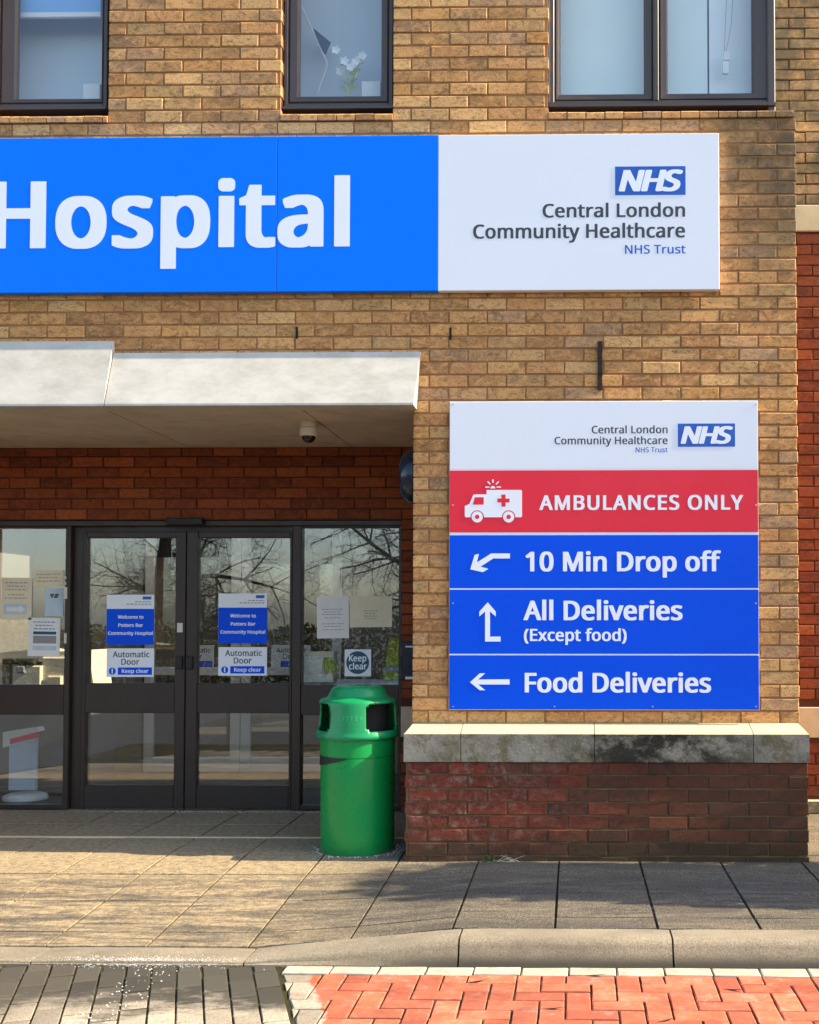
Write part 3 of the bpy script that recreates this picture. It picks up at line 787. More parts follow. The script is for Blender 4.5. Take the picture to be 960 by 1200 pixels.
curtain_or_added_sheet(5, 130, .34, W1, 2, zg1-.03, 'paneback'); curtain_or_added_sheet(338, 458, .37, W2, 2, zg2-.03, 'paneback')  # added pale sheets behind the glass, brighten these two panes

# entrance screen and sliding doors ------------------------------------------------
YS = 1.455
def P(x0, y0, x1, y1, Y=YS): return pxrect(x0, y0, x1, y1, Y)
ZF = .004
def bar(m, x0, y0, x1, y1, Yf, dep, c=.004, floor=False):
    a = pxrect(x0, y0, x1, y1, Yf); m.cbox(a[0], a[1], Yf, Yf+dep, ZF if floor else a[2], a[3], c)
m = MB()
Xl = DX0
def barx(m, X0, X1, Z0, Z1, Yf, dep, c=.004): m.cbox(X0, X1, Yf, Yf+dep, Z0, Z1, c)
zt = DZ1-.002; zh = U(100, 616.5, YS).z
def zpx(y, Y=YS): return U(250, y, Y).z
def xpx(x, Y=YS): return U(x, 780, Y).x
x75, x80, x96, x342, x352, x467 = [xpx(q) for q in (75, 81, 96.5, 342, 352.5, 467)]
barx(m, DX0+.002, DX1-.002, zh, zt, YS-.01, .12)                       # head
barx(m, x75, x80, ZF, zh, YS, .10); barx(m, x80+.001, x96, ZF, zh, YS+.05, .10)   # left post and pocket
barx(m, x342, x352, ZF, zh, YS, .10); barx(m, x467, DX1-.002, ZF, zh, YS, .10)
barx(m, DX0+.002, DX0+.06, ZF, zh, YS, .10)
for (xa, xb) in ((DX0+.06, x75), (x352, x467)):
    barx(m, xa, xb, zpx(838), zpx(803), YS+.006, .07); barx(m, xa, xb, ZF, zpx(944), YS+.006, .07); barx(m, xa, xb, zpx(618.5), zh, YS+.006, .07)
    
scr = m.build('entrance_screen', M['frame'], bld); scr['label'] = 'dark brown glazed side screens beside the sliding doors'
YG = YS+.045
for (xa, xb) in ((DX0+.06, x75), (x352, x467)):
    for za, zb in ((zpx(803), zpx(618.5)), (zpx(944), zpx(838))):
        MB().box(xa, xb, YG, YG+.006, za, zb).build('pane', M['glass'], scr)
a = pxrect(195, 607, 238, 615, YS-.06); MB().cbox(a[0], a[1], YS-.075, YS-.011, a[2], a[3], .006).build('door_sensor', M['black'], scr)
MB().box(x96-.01, x342+.01, YS+.04, YS+.11, zpx(625), zh-.001).build('track_cover', M['frame'], scr)
for xx, yy, ww, hh in ((77, 773-25, 1.3, 6), (77.2, 695, 2, 7), (77, 677, 1, 1.6), (77, 684, 1, 1.6)):
    a = pxrect(xx-ww, yy-hh, xx+ww, yy+hh, YS); MB().cbox(a[0], a[1], YS-.008, YS+.002, a[2], a[3], .001).build('lock_fitting', M['camwhite'], scr)
def leaf(x0, x1, g0, g1, lg0, lg1, label, hx):
    X0, X1 = xpx(x0), xpx(x1); m = MB(); y = YS+.012; d = .05
    ztop, zb_ = zpx(623), .012
    gx0, gx1 = xpx(g0), xpx(g1)
    z1, z2, z3, z4 = zpx(630), zpx(801), zpx(836), zpx(921)
    barx(m, X0, gx0, zb_, ztop, y, d); barx(m, gx1, X1, zb_, ztop, y, d)
    barx(m, gx0, gx1, z1, ztop, y+.003, d-.006); barx(m, gx0, gx1, z3, z2, y+.003, d-.006); barx(m, gx0, gx1, zb_, z4, y+.003, d-.006)
    o = m.build('sliding_door', M['frame'], bld); o['label'] = label
    MB().box(gx0-.003, gx1+.003, YG, YG+.006, z2-.003, z1+.003).build('pane', M['glass'], o)
    MB().box(gx0-.003, gx1+.003, YG, YG+.006, z4-.003, z3+.003).build('pane', M['glass'], o)
    a = pxrect(hx-4, 769, hx+4, 784, y); m = MB(); m.cbox(a[0], a[1], y-.022, y+.001, a[2], a[3], .004); m.build('lock_case', M['black'], o)
    for q in (x0+6, (x0+x1)/2, x1-6):
        c = U(q, 944, y); MB().lathe([(.0, -.004), (.005, -.004), (.005, .0)], n=8).build('screw', M['steel'], o).location += Vector((c.x, y, c.z)) - Vector((0,0,0)) if False else Vector((0,0,0))
    return o
def _leaf_safe(*a): return leaf(*a)
dl = leaf(95.5, 216, 99, 204, 95, 201, 'left sliding automatic glass door leaf', 210.5)
dr = leaf(217, 341.5, 230.5, 338.5, 229, 337, 'right sliding automatic glass door leaf', 222.5)
for o_ in [o for o in bpy.data.objects if o.name.startswith('screw')]: bpy.data.objects.remove(o_)
a = pxrect(208, 730, 214.5, 741, YS+.012); MB().cbox(a[0], a[1], YS+.004, YS+.013, a[2], a[3], .001).build('indicator_plate', M['camwhite'], dl)

# lobby shell, inner doors ------------------------------------------------------------
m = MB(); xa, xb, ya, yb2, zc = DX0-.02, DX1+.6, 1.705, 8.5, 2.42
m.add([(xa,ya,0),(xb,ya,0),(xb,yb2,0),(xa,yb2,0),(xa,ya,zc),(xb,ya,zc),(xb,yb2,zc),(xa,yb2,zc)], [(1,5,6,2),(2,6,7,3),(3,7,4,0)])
rx0, rx1, ry0, ry1 = -4.1, -1.1, 1.85, 3.25      # added rooflight, unseen, lets daylight brighten the lobby
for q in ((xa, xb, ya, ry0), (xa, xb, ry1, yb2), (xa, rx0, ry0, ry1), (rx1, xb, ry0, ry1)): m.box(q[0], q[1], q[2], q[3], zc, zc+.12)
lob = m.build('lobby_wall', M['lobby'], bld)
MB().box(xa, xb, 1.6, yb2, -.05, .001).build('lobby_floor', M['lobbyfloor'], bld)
MB().box(rx0, rx1, ry0, ry1, zc+.06, zc+.068).build('added_rooflight_pane', M['wglass'], bld)
YI = 3.35
def inner(x0, x1):
    A, B = U(x0, 780, YI).x, U(x1, 780, YI).x; m = MB(); s = .085
    m.cbox(A, A+s, YI, YI+.05, .01, 2.3, .004); m.cbox(B-s, B, YI, YI+.05, .01, 2.3, .004)
    m.cbox(A+s, B-s, YI+.002, YI+.048, .01, .14, .004); m.cbox(A+s, B-s, YI+.002, YI+.048, 2.2, 2.3, .004); m.cbox(A+s, B-s, YI+.002, YI+.048, .86, .93, .004)
    o = m.build('inner_door', M['white'], bld)
    MB().box(A+s, B-s, YI+.02, YI+.026, .14, .86).build('pane', M['glass'], o); MB().box(A+s, B-s, YI+.02, YI+.026, .93, 2.2).build('pane', M['glass'], o)
    return o, A, B
inL, iA, iB = inner(169, 281.5); inR, jA, jB = inner(282.5, 400)
m = MB(); m.box(xa+.01, iA-.02, YI-.01, YI+.06, 0, 2.41); m.box(jB+.02, xb-.01, YI-.01, YI+.06, 0, 2.41); m.box(iA-.02, jB+.02, YI-.01, YI+.06, 2.31, 2.41)
m.build('lobby_partition', M['lobby'], bld)

# =================================================================== SIGNS
def panel(parent, name, r, Y, dep, mat, c=.002):
    return MB().cbox(r[0], r[1], Y, Y+dep, r[2], r[3], c).build(name, mat, parent)
# --- long hospital sign
Y1 = -.055
c = U(400, 250, Y1)
hs = empty('hospital_sign', (c.x, -.02, c.z), 'long blue and white fascia sign with large white word Hospital', 'sign')
zt_ = U(420, 159.2, Y1).z; zb_ = U(420, 341.2, Y1).z
xs = [-4.9, U(324.6, 250, Y1).x, U(513.5, 250, Y1).x, U(843, 250, Y1).x]
panel(hs, 'blue_panel', (xs[0], xs[1]-.0012, zb_, zt_), Y1, .045, M['signblue'])
panel(hs, 'blue_panel', (xs[1]+.0012, xs[2]-.0008, zb_, zt_), Y1, .045, M['signblue'])
panel(hs, 'white_panel', (xs[2]+.0008, xs[3], zb_, zt_), Y1, .045, M['signwhite'])
MB().box(xs[0], xs[3]-.01, Y1+.01, -.006, zb_+.006, zt_-.006).build('backing_tray', M['edge'], hs)
lettering(hs, 'Hospital', -11.5, 410, 290, 211.5, Y1, M['vinylwhite'], bold=1.08, track=1.06)
def logo(parent, x0, y0, x1, y1, Y):
    r = pxrect(x0, y0, x1, y1, Y); MB().box(r[0], r[1], Y-.0012, Y+.001, r[2], r[3]).build('logo_panel', M['logoblue'], parent)
    h = y1-y0
    lettering(parent, 'NHS', x0+.05*(x1-x0), x1-.035*(x1-x0), y1-.13*h, y0+.12*h, Y-.0014, M['vinylwhite'], bold=1.5, shear=.22, track=.93, name='logo_lettering')
logo(hs, 721, 195, 803.5, 228.5, Y1)
lettering(hs, 'Central London', 636, 803, 254.5, 238.5, Y1, M['vinylgrey'], bold=.75)
lettering(hs, 'Community Healthcare', 554.5, 803, 279, 262.5, Y1, M['vinylgrey'], bold=.75)
lettering(hs, 'NHS Trust', 732.5, 803.5, 297.2, 287, Y1, M['logoblue'], bold=.5)
# --- direction sign
Y2 = -.03
c = U(708, 650, Y2)
ds = empty('direction_sign', (c.x, -.01, c.z), 'square white, red and blue direction sign with arrows on the brick pier', 'sign')
full = pxrect(526.8, 470, 889, 832, Y2)
panel(ds, 'backing_plate', (full[0], full[1], full[2], full[3]), Y2, .012, M['signwhite'], .001)
MB().box(full[0]+.1, full[1]-.1, Y2+.0121, -.002, full[2]+.1, full[3]-.1).build('mounting_rail', M['edge'], ds)
def face(name, y0, y1, mat):
    r = pxrect(527, y0, 889, y1, Y2-.001); return MB().cbox(full[0]+.0008, full[1]-.0008, Y2-.0012, Y2+.001, r[2], r[3], .0005).build(name, mat, ds)
face('white_panel', 470.6, 549.5, M['signwhite']); face('red_panel', 551, 623.8, M['signred'])
face('blue_panel', 627, 689.2, M['signblue2']); face('blue_panel', 691, 766.2, M['signblue2']); face('blue_panel', 768, 831.6, M['signblue2'])
YT2 = Y2-.0012
logo(ds, 794.5, 496.3, 861.5, 523.5, YT2)
lettering(ds, 'Central London', 693.5, 782.5, 507.8, 499, YT2, M['vinylgrey'], bold=.6)
lettering(ds, 'Community Healthcare', 650, 782.5, 520.6, 511.8, YT2, M['vinylgrey'], bold=.6)
lettering(ds, 'NHS Trust', 745, 782.5, 530, 524.2, YT2, M['logoblue'], bold=.4)
lettering(ds, 'AMBULANCES ONLY', 632, 871, 597.5, 580.2, YT2, M['vinylwhite'], bold=.9, track=1.1)
lettering(ds, '10 Min Drop off', 616, 845, 669.5, 646.5, YT2, M['vinylwhite'], bold=.95)
lettering(ds, 'All Deliveries', 613.5, 800, 726.8, 704, YT2, M['vinylwhite'], bold=.95)
lettering(ds, '(Except food)', 614, 734.5, 751.2, 737, YT2, M['vinylwhite'], bold=.85)
lettering(ds, 'Food Deliveries', 615, 833.5, 811.5, 788.6, YT2, M['vinylwhite'], bold=.95)
def zoompoly(pts, ox, oy, s): return [XZ(ox+x/s, oy+y/s, YT2) for x, y in pts]
for pts in ([(120,210),(148,115),(177,107),(163,165),(258,105),(382,105),(382,138),(272,138),(188,192),(240,207),(203,229)],
            [(235,428),(180,490),(180,522),(218,488),(218,688),(320,688),(320,655),(250,655),(250,488),(288,522),(288,490)],
            [(118,957),(183,898),(218,898),(172,939),(380,938),(380,972),(172,972),(218,1010),(183,1010)]):
    MB().prism(zoompoly(pts, 530, 630, 5.647), YT2-.0012, YT2).build('arrow', M['vinylwhite'], ds)
az = lambda pts: zoompoly(pts, 530, 545, 10.667)
def circ(cx, cy, r, a0=0, a1=360, n=24): return [(cx+r*math.cos(R(a0+(a1-a0)*i/n)), cy+r*math.sin(R(a0+(a1-a0)*i/n))) for i in range(n if a1-a0 == 360 else n+1)]
amb = MB()
wheel = lambda cx: [(cx+85*math.cos(R(t)), 650-85*math.sin(R(t))) for t in range(0, 181, 15)]
amb.prism(az([(158,640),(158,512),(215,488),(262,378),(272,368),(430,366),(430,312),(862,312),(872,322),(872,640),(862,652)]+[(791,652)]+wheel(706)[1:-1]+[(621,652),(398,652)]+wheel(313)[1:-1]+[(228,652),(168,652)]), YT2-.0012, YT2)
for cx in (313, 706): amb.prism(az(circ(cx, 648, 70)), YT2-.0011, YT2)
amb.prism(az(circ(508, 292, 30, 180, 360, 12)), YT2-.0012, YT2)
for p4 in ([(499,180),(518,180),(516,222),(501,222)], [(438,212),(450,200),(482,236),(472,247)], [(578,200),(586,212),(552,247),(542,236)], [(415,268),(415,284),(465,282),(465,270)], [(555,270),(555,282),(610,284),(610,268)]):
    amb.prism(az(p4), YT2-.0012, YT2)
am = amb.build('ambulance_symbol', M['vinylwhite'], ds)
MB().prism(az([(283,402),(395,402),(395,495),(258,495)]), YT2-.0018, YT2-.0005).build('cab_window', M['signred'], am)
MB().prism(az([(615,368),(668,368),(668,418),(718,418),(718,468),(668,468),(668,520),(615,520),(615,468),(565,468),(565,418),(615,418)]), YT2-.0018, YT2-.0005).build('cross', M['signred'], am)
for cx in (313, 706): MB().prism(az(circ(cx, 648, 28)), YT2-.0018, YT2-.0005).build('wheel_hub', M['signred'], am)

for q in ((531, 592), (886, 592), (531, 707), (886, 707), (531, 828), (650, 828), (765, 828), (886, 828), (531, 474), (886, 474)):
    cc = U(q[0], q[1], YT2); m = MB(); m.prism([(cc.x+.005*math.cos(t*math.pi/4), cc.z+.005*math.sin(t*math.pi/4)) for t in range(8)], YT2-.003, YT2); m.build('screw', M['steel'], ds)

# --- stickers and notices on the door glass (outer face)
YN = YG-.0015
def sheet(name, x0, y0, x1, y1, mat, label, cat, group=None, tilt=0, Y=YN):
    r = pxrect(x0, y0, x1, y1, Y); cx, cz = (r[0]+r[1])/2, (r[2]+r[3])/2
    e = empty(name, (cx, Y, cz), label, cat, group); e.rotation_euler = (0, tilt, 0)
    m = MB(); w, h = (r[1]-r[0])/2, (r[3]-r[2])/2; m.box(-w, w, -.0012, 0, -h, h); o = m.build('sheet', mat, e); o.location = (0,0,0)
    return e
def lines(e, x0, x1, ys, Y, mat=None, hgt=1.0):
    m = MB()
    for i, y in enumerate(ys):
        k = 1 if len(ys) < 2 else (1, .82, .95, .7)[i % 4]; w = (x1-x0)*k
        # short word-like dashes
        x = x0+(x1-x0-w)/2
        while x < x0+(x1-x0+w)/2-.6:
            ww = random.uniform(2, 5); b = min(x+ww, x0+(x1-x0+w)/2)
            r = pxrect(x, y-hgt/2, b, y+hgt/2, Y); m.box(r[0], r[1], Y-.0019, Y-.0013, r[2], r[3]); x = b+1.1
    tag(m.build('print', mat or M['ink'], e), kind='stuff')
for (x0, x1, yt, dY, who) in ((125, 180.5, 697, 0, 'left'), (256, 313, 695.5, -1.2, 'right')):
    e = sheet('welcome_sign', x0, yt, x1, yt+58.5, M['signwhite'], 'blue and white welcome notice on the %s sliding door' % who, 'notice', 'welcome notices on the sliding doors')
    r = pxrect(x0, yt+16.5, x1, yt+58.5, YN); MB().box(r[0], r[1], YN-.0016, YN-.0012, r[2], r[3]).build('blue_panel', M['signblue2'], e)
    YQ = YN-.0016; cx = (x0+x1)/2
    lettering(e, 'Welcome to', cx-14.5, cx+15.5, yt+28, yt+24, YQ, M['vinylwhite'], .8, thick=.0006)
    lettering(e, 'Potters Bar', cx-14, cx+15, yt+37.6, yt+33.6, YQ, M['vinylwhite'], .8, thick=.0006)
    lettering(e, 'Community Hospital', cx-26, cx+26.5, yt+47, yt+43, YQ, M['vinylwhite'], .8, thick=.0006)
    r = pxrect(x1-13, yt+2, x1-3, yt+5.5, YN); MB().box(r[0], r[1], YN-.0016, YN-.0012, r[2], r[3]).build('logo_panel', M['logoblue'], e)
    lines(e, x1-22, x1-3, [yt+8.2], YN, hgt=1); lines(e, x1-32, x1-3, [yt+11], YN, hgt=1)
    y0 = yt+62.8
    f_ = sheet('automatic_door_sign', x0, y0, x1, y0+33.5, M['signwhite'], 'white automatic door sticker under the welcome notice, %s door' % who, 'sticker', 'automatic door stickers')
    lettering(f_, 'Automatic', cx-20.5, cx+22.5, y0+10.4, y0+3.6, YN-.0012, M['vinylgrey'], .6, thick=.0006)
    lettering(f_, 'Door', cx-10.5, cx+10.5, y0+19.2, y0+12.3, YN-.0012, M['vinylgrey'], .6, thick=.0006)
    r = pxrect(cx-14.5, y0+22.3, cx+25.5, y0+31, YN); MB().box(r[0], r[1], YN-.0016, YN-.0012, r[2], r[3]).build('blue_panel', M['signblue2'], f_)
    lettering(f_, 'Keep clear', cx-10, cx+21.5, y0+28.8, y0+24.3, YN-.0016, M['vinylwhite'], .8, thick=.0006)
    MB().prism([XZ(cx-21+4.2*math.cos(t*.4488), y0+26.7+4.2*math.sin(t*.4488), YN) for t in range(14)], YN-.0016, YN-.0012).build('blue_disc', M['signblue2'], f_)
    r = pxrect(cx-21.7, y0+23.8, cx-20.3, y0+29.6, YN); MB().box(r[0], r[1], YN-.0022, YN-.0016, r[2], r[3]).build('exclamation_mark', M['vinylwhite'], f_)
# same stickers on the inner doors
YIN = YI+.018
for x0, who in ((205, 'left'), (318, 'right')):
    x1 = x0+46; y0 = 756; cx = (x0+x1)/2
    f_ = sheet('automatic_door_sign', x0, y0, x1, y0+28, M['signwhite'], 'automatic door sticker on the %s white inner door' % who, 'sticker', 'automatic door stickers', Y=YIN)
    lettering(f_, 'Automatic', cx-17, cx+18.5, y0+8.7, y0+3, YIN-.0012, M['vinylgrey'], .6, thick=.0006)
    lettering(f_, 'Door', cx-9, cx+9, y0+16, y0+10.3, YIN-.0012, M['vinylgrey'], .6, thick=.0006)
    r = pxrect(cx-12, y0+18.6, cx+21, y0+26, YIN); MB().box(r[0], r[1], YIN-.0016, YIN-.0012, r[2], r[3]).build('blue_panel', M['signblue2'], f_)
# papers, left screen
e = sheet('paper_notice', 1, 677, 37.5, 726, M['cream'], 'cream paper notice with a grey arrow printed at its foot', 'notice', tilt=.01)
lines(e, 6, 32, [683, 687, 691, 697, 701], YN)
r = pxrect(5, 708, 32, 720, YN); MB().box(r[0], r[1], YN-.0016, YN-.0012, r[2], r[3]).build('arrow_box', M['bluepaper'], e)
MB().prism(pxpoly([(8,711.5),(23,711.5),(23,709),(30,714),(23,719),(23,716.5),(8,716.5)], YN), YN-.0022, YN-.0017).build('arrow', M['paper'], e)
e = sheet('paper_notice', 39.5, 668, 75, 687, M['cream'], 'small wide cream notice above the pale blue sheet', 'notice', tilt=-.02); lines(e, 43, 71, [673, 677, 681], YN)
e = sheet('paper_notice', 53, 689, 74.5, 722, M['bluepaper'], 'small pale blue sheet with a dark drawing', 'notice'); lines(e, 59, 70, [697, 699.5], YN, M['vinylgrey'], 2.2)
e = sheet('paper_notice', 33, 724, 70.5, 769, M['paper'], 'white leaflet with blue panels and a photo strip', 'notice', tilt=.015)
for y0, y1, mm in ((740, 743.5, 'teal'), (745, 754, 'ink'), (757, 762, 'bluepaper')):
    r = pxrect(39, y0, 66, y1, YN); MB().box(r[0], r[1], YN-.0016, YN-.0012, r[2], r[3]).build('print', M[mm], e)
lines(e, 39, 65, [729, 733, 737], YN, M['logoblue'])
# papers, right screen
e = sheet('paper_notice', 371.5, 699, 409, 748, M['paper'], 'portrait white letter taped to the right glass screen', 'notice', tilt=-.01); lines(e, 377, 403, [714, 717, 720, 724, 731, 734, 738], YN, hgt=.8)
e = sheet('paper_notice', 410.5, 699, 459.5, 735, M['cream'], 'landscape cream notice on the right glass screen', 'notice'); lines(e, 426, 443, [716, 719, 722, 725], YN, hgt=.9)
e = sheet('keep_clear_sign', 404, 761, 435, 792.5, M['signwhite'], 'square sticker with dark blue disc reading Keep clear', 'sticker')
MB().prism([XZ(419.3+13.4*math.cos(t*math.pi/16), 776.5+13.4*math.sin(t*math.pi/16), YN) for t in range(32)], YN-.0016, YN-.0012).build('blue_disc', M['teal'], e)
lettering(e, 'Keep', 409, 429.5, 775, 767.5, YN-.0016, M['vinylwhite'], .7, thick=.0006); lettering(e, 'clear', 409, 430, 784.5, 777, YN-.0016, M['vinylwhite'], .7, thick=.0006)
# dark intercom-like panel beside the door
a = pxrect(470.5, 752, 486, 797, YREAR-.03)
c = U(478, 775, YREAR-.03); e = empty('wall_panel', (c.x, YREAR-.01, c.z), 'dark blue wall panel between the glass screen and the pier', 'panel')
MB().cbox(a[0], a[1]+.1, YREAR-.03, YREAR-.003, a[2], a[3], .004).build('case', M['lampblue'], e)
for y0, y1 in ((757, 758.6), (793, 796)):
    r = pxrect(475, y0, 484, y1, YREAR-.031); MB().box(r[0], r[1]+.05, YREAR-.0325, YREAR-.029, r[2], r[3]).build('strip', M['white'], e)

# =================================================================== OBJECTS
# --- litter bin
bb = G(419, 1004, 0); BC = (bb.x*(D+bb.y+.22)/(D+bb.y), bb.y+.218)
e = empty('litter_bin', (BC[0], BC[1], 0), 'glossy green plastic litter bin with hooded openings beside the pier', 'bin')
zpb = lambda y: H-(y-725)/ (F/(D+BC[1]))
def blathe(prof, n=72, skip=None): return MB().lathe(prof, BC, n, skip)
zr, zs, zg_ = zpb(859.5), zpb(819), zpb(884)
body = blathe([(.204,.004),(.212,.0),(.215,.012),(.2185,zg_-.012),(.2185,zg_-.004),(.214,zg_-.002),(.214,zg_+.002),(.2185,zg_+.004),(.2205,zr-.012),(.20,zr-.004)]).build('body', M['bin'], e, True)
MB().lathe([(.170,zr-.03),(.170,zs-.005)], BC, 40).build('liner', M['void'], e, True)
hood_prof = [(.226,zr-.014),(.240,zr-.016),(.2445,zr-.010),(.2445,zr+.006),(.240,zr+.014),(.2385,zr+.030)]
nS = 10; z0_, z1_ = zr+.030, zs-.018
for i in range(1, nS+1): t = i/nS; hood_prof.append((.2385+(.2265-.2385)*t, z0_+(z1_-z0_)*t))
k_lo, k_hi = 5, 5+nS
hood_prof += [(.224,zs-.006),(.216,zs+.002),(.200,zs+.006),(.182,zs+.014),(.172,zs+.026),(.163,zs+.046),(.152,zs+.066),(.140,zs+.076),(.120,zs+.080),(.0,zs+.081)]
openc = (52, -63, 172); nA = 180
def skip(i, j):
    if not (k_lo <= i < k_hi): return False
    a = (j+.5)*360/nA; t = (i-k_lo+.5)/nS
    for c_ in openc:
        d_ = abs((a-c_+180) % 360-180); hw = 31-1.5*t
        ca = 1.0                                       # rounded corners
        if t < .12 or t > .88: ca = 1-4.0/hw
        if d_ < hw*ca: return True
    return False
hd = MB().lathe(hood_prof, BC, nA, skip, cap=False).build('hood', M['binhood'], e, True)
so_ = hd.modifiers.new('thickness', 'SOLIDIFY'); so_.thickness = .012; so_.offset = -1
# dark wedge-shaped band round the left of the body
m = MB(); n_ = 24; zt0 = zpb(882.5)
for i in range(n_+1):
    t = i/n_; a = R(-100+96*t); r_ = .2205
    m.v += [(BC[0]+r_*math.sin(a), BC[1]-r_*math.cos(a), zt0-.004*t), (BC[0]+r_*math.sin(a), BC[1]-r_*math.cos(a), zt0-.004-.072*(1-t)**.65)]
for i in range(n_): m.f.append((2*i, 2*i+1, 2*i+3, 2*i+2)); m.mi.append(0)
wdg = m.build('dark_wedge', M['black'], e); wdg['label'] = 'dark tapering band wrapped round the bin'
s2 = wdg.modifiers.new('thickness', 'SOLIDIFY'); s2.thickness = .0015; s2.offset = 1
# moulded word on the hood, wrapped to its curve
vs, fs = text_geo('LITTER', 0, 1.2); mx_ = max(v[0] for v in vs); m = MB(); zc_ = zpb(838); hh_ = .026
pts = []
for v in vs:
    a = (v[0]/mx_-.5)*.15/.236; z = zc_-.5*hh_+v[1]/capheight()*hh_; t = (z-z0_)/(z1_-z0_); r_ = .2385+(.2265-.2385)*t+.0012
    pts.append((BC[0]+r_*math.sin(a), BC[1]-r_*math.cos(a), z))
m.add(pts, fs).build('lettering', M['binlit'], e)
# --- dome camera under the canopy
YD = D*0+ .42
pc = U(362, 490, YD); zso = ZSOF+.004
e = empty('dome_camera', (pc.x, YD, zso), 'small cream dome security camera under the canopy soffit', 'security camera')
MB().lathe([(.050,-.001),(.052,-.03),(.050,-.034),(.056,-.040),(.056,-.078),(.050,-.088)], (pc.x, YD), 28, z0=zso).build('base', M['camwhite'], e, True)
MB().lathe([(.041,-.0882),(.041,-.10),(.034,-.115),(.020,-.126),(.002,-.130)], (pc.x, YD), 24, z0=zso).build('dome', M['smoked'], e, True)
# --- round lamp on the side of the pier
pc = U(478, 559, .22); e = empty('wall_lamp', (XP, .22, pc.z), 'round dark blue bulkhead lamp on the pier side under the canopy', 'lamp')
def xlathe(prof, n=32):
    m = MB()
    for r_, x in prof:
        for j in range(n): a = 2*math.pi*j/n; m.v.append((XP-x, .22+r_*math.cos(a), pc.z+r_*math.sin(a)))
    for i in range(len(prof)-1):
        for j in range(n): m.f.append((i*n+j, i*n+(j+1)%n, (i+1)*n+(j+1)%n, (i+1)*n+j)); m.mi.append(0)
    m.f.append(tuple((len(prof)-1)*n+j for j in range(n))); m.mi.append(0)
    return m
xlathe([(.155,.003),(.16,.02),(.16,.05),(.15,.065)]).build('rim', M['lampblue'], e, True)
xlathe([(.149,.064),(.14,.085),(.11,.103),(.06,.112),(.01,.115)]).build('cover', M['lampblue'], e, True)
# --- iron bracket stub in the wall
a = pxrect(700.5, 400, 706, 456, -.02); m = MB(); pts = []
zs_ = [a[3]-(a[3]-a[2])*i/9 for i in range(10)]
for i in range(9):
    j0, j1 = random.uniform(-.002,.002), random.uniform(-.002,.002)
    m.box(a[0]+j0, a[1]+j1, -.022+random.uniform(-.003,.003), .01, zs_[i+1]-.001, zs_[i]+.001)
o = m.build('wall_bracket', M['rust']); tag(o, 'short rusty iron strip fixed to the brickwork above the direction sign', 'bracket')

# --- inside the lobby
YM = 2.05
def pbox(m, x0, y0, x1, y1, Y, dep, c=.01):
    r = pxrect(x0, y0, x1, y1, Y); m.cbox(r[0], r[1], Y, Y+dep, r[2], r[3], c); return r
e = empty('photocopier', (U(50, 800, YM).x, YM, 0), 'cream office machine standing behind the left glass screen', 'machine')
m = MB(); pbox(m, -60, 806, 104, 930, YM+.05, .5); m.build('table', M['lobby'], e)
m = MB(); pbox(m, -40, 778, 2, 806, YM, .4); pbox(m, 14, 780, 48, 806, YM, .4); pbox(m, 49, 770, 96, 806, YM+.03, .4); pbox(m, 55, 792, 72, 806, YM+.005, .05); m.build('body', M['beige'], e)
m = MB(); pts = [XZ(x, y, YM) for x, y in ((-30,770),(4,764),(40,761),(60,764),(100,762),(106,806),(96,806),(92,772),(44,776),(-30,778))]
m.prism(pts, YM+.06, YM+.4); m.build('lid', M['beige'], e)
m = MB(); pbox(m, 2, 772, 40, 779, YM-.01, .3); m.build('paper_slot', M['black'], e)
m = MB(); pbox(m, 19, 780, 29, 789, YM-.015, .03); m.build('screen', M['ink'], e)
YH = 1.85
e = empty('sanitiser_stand', (U(25, 935, YH).x, YH, 0), 'grey hand sanitiser stand with red stripe behind lower left glass', 'stand')
m = MB(); m.prism([XZ(x, y, YH) for x, y in ((11,870),(43,862),(42,926),(10,926))], YH, YH+.03); m.build('column', M['bluepaper'], e)
m = MB(); m.prism([XZ(x, y, YH) for x, y in ((11,866),(45,858),(45,864),(11,872))], YH-.006, YH+.02); m.build('red_stripe', M['signred'], e)
m = MB(); m.prism([XZ(x, y, YH) for x, y in ((4,858),(44,852),(46,857),(12,866),(12,874),(4,876))], YH-.01, YH+.09); m.build('top_tray', M['white'], e)
cb = U(26, 935, YH); MB().lathe([(.15,.001),(.16,.01),(.155,.035),(.12,.05)], (cb.x, YH+.05), 32).build('base', M['white'], e, True)
e = empty('cardboard_box', (U(372, 800, 1.72).x, 1.72, U(372, 801, 1.72).z), 'pale box behind the right glass screen beside yellow ribbons', 'box')
m = MB(); pbox(m, 354, 766, 391, 800, 1.545, .14, .006); m.build('carton', M['paper'], e)
m = MB(); pbox(m, 353.5, 764, 391.5, 768, 1.541, .148, .002); m.build('lid', M['cream'], e)
m = MB(); pbox(m, 345, 800.5, 470, 806, 1.62, .5, .004); m.build('shelf', M['white'], scr)
pr = U(384, 775, 1.53); m = MB()
for i in range(26):
    a = random.uniform(0, 6.28); p0 = Vector((pr.x, 1.53, pr.z)); p1 = p0+Vector((math.cos(a)*.03, math.sin(a)*.007, random.uniform(-.01,.03))); p2 = p1+Vector((math.cos(a)*.04+.03, math.sin(a)*.003, -random.uniform(.05,.13)))
    n_ = Vector((-math.sin(a)*.006, math.cos(a)*.003, .003))
    m.add([p0-n_, p0+n_, p1-n_*1.4, p1+n_*1.4, p2-n_*.5, p2+n_*.5], [(0,1,3,2),(2,3,5,4)])
tag(m.build('ribbon_bow', M['leafy']), 'yellow green trailing ribbon bow in front of the pale box', 'ribbon')
e = empty('high_visibility_vest', (U(458, 770, 2.0).x, 2.0, U(458, 770, 2.0).z), 'yellow green vest hanging at the right of the lobby', 'vest')
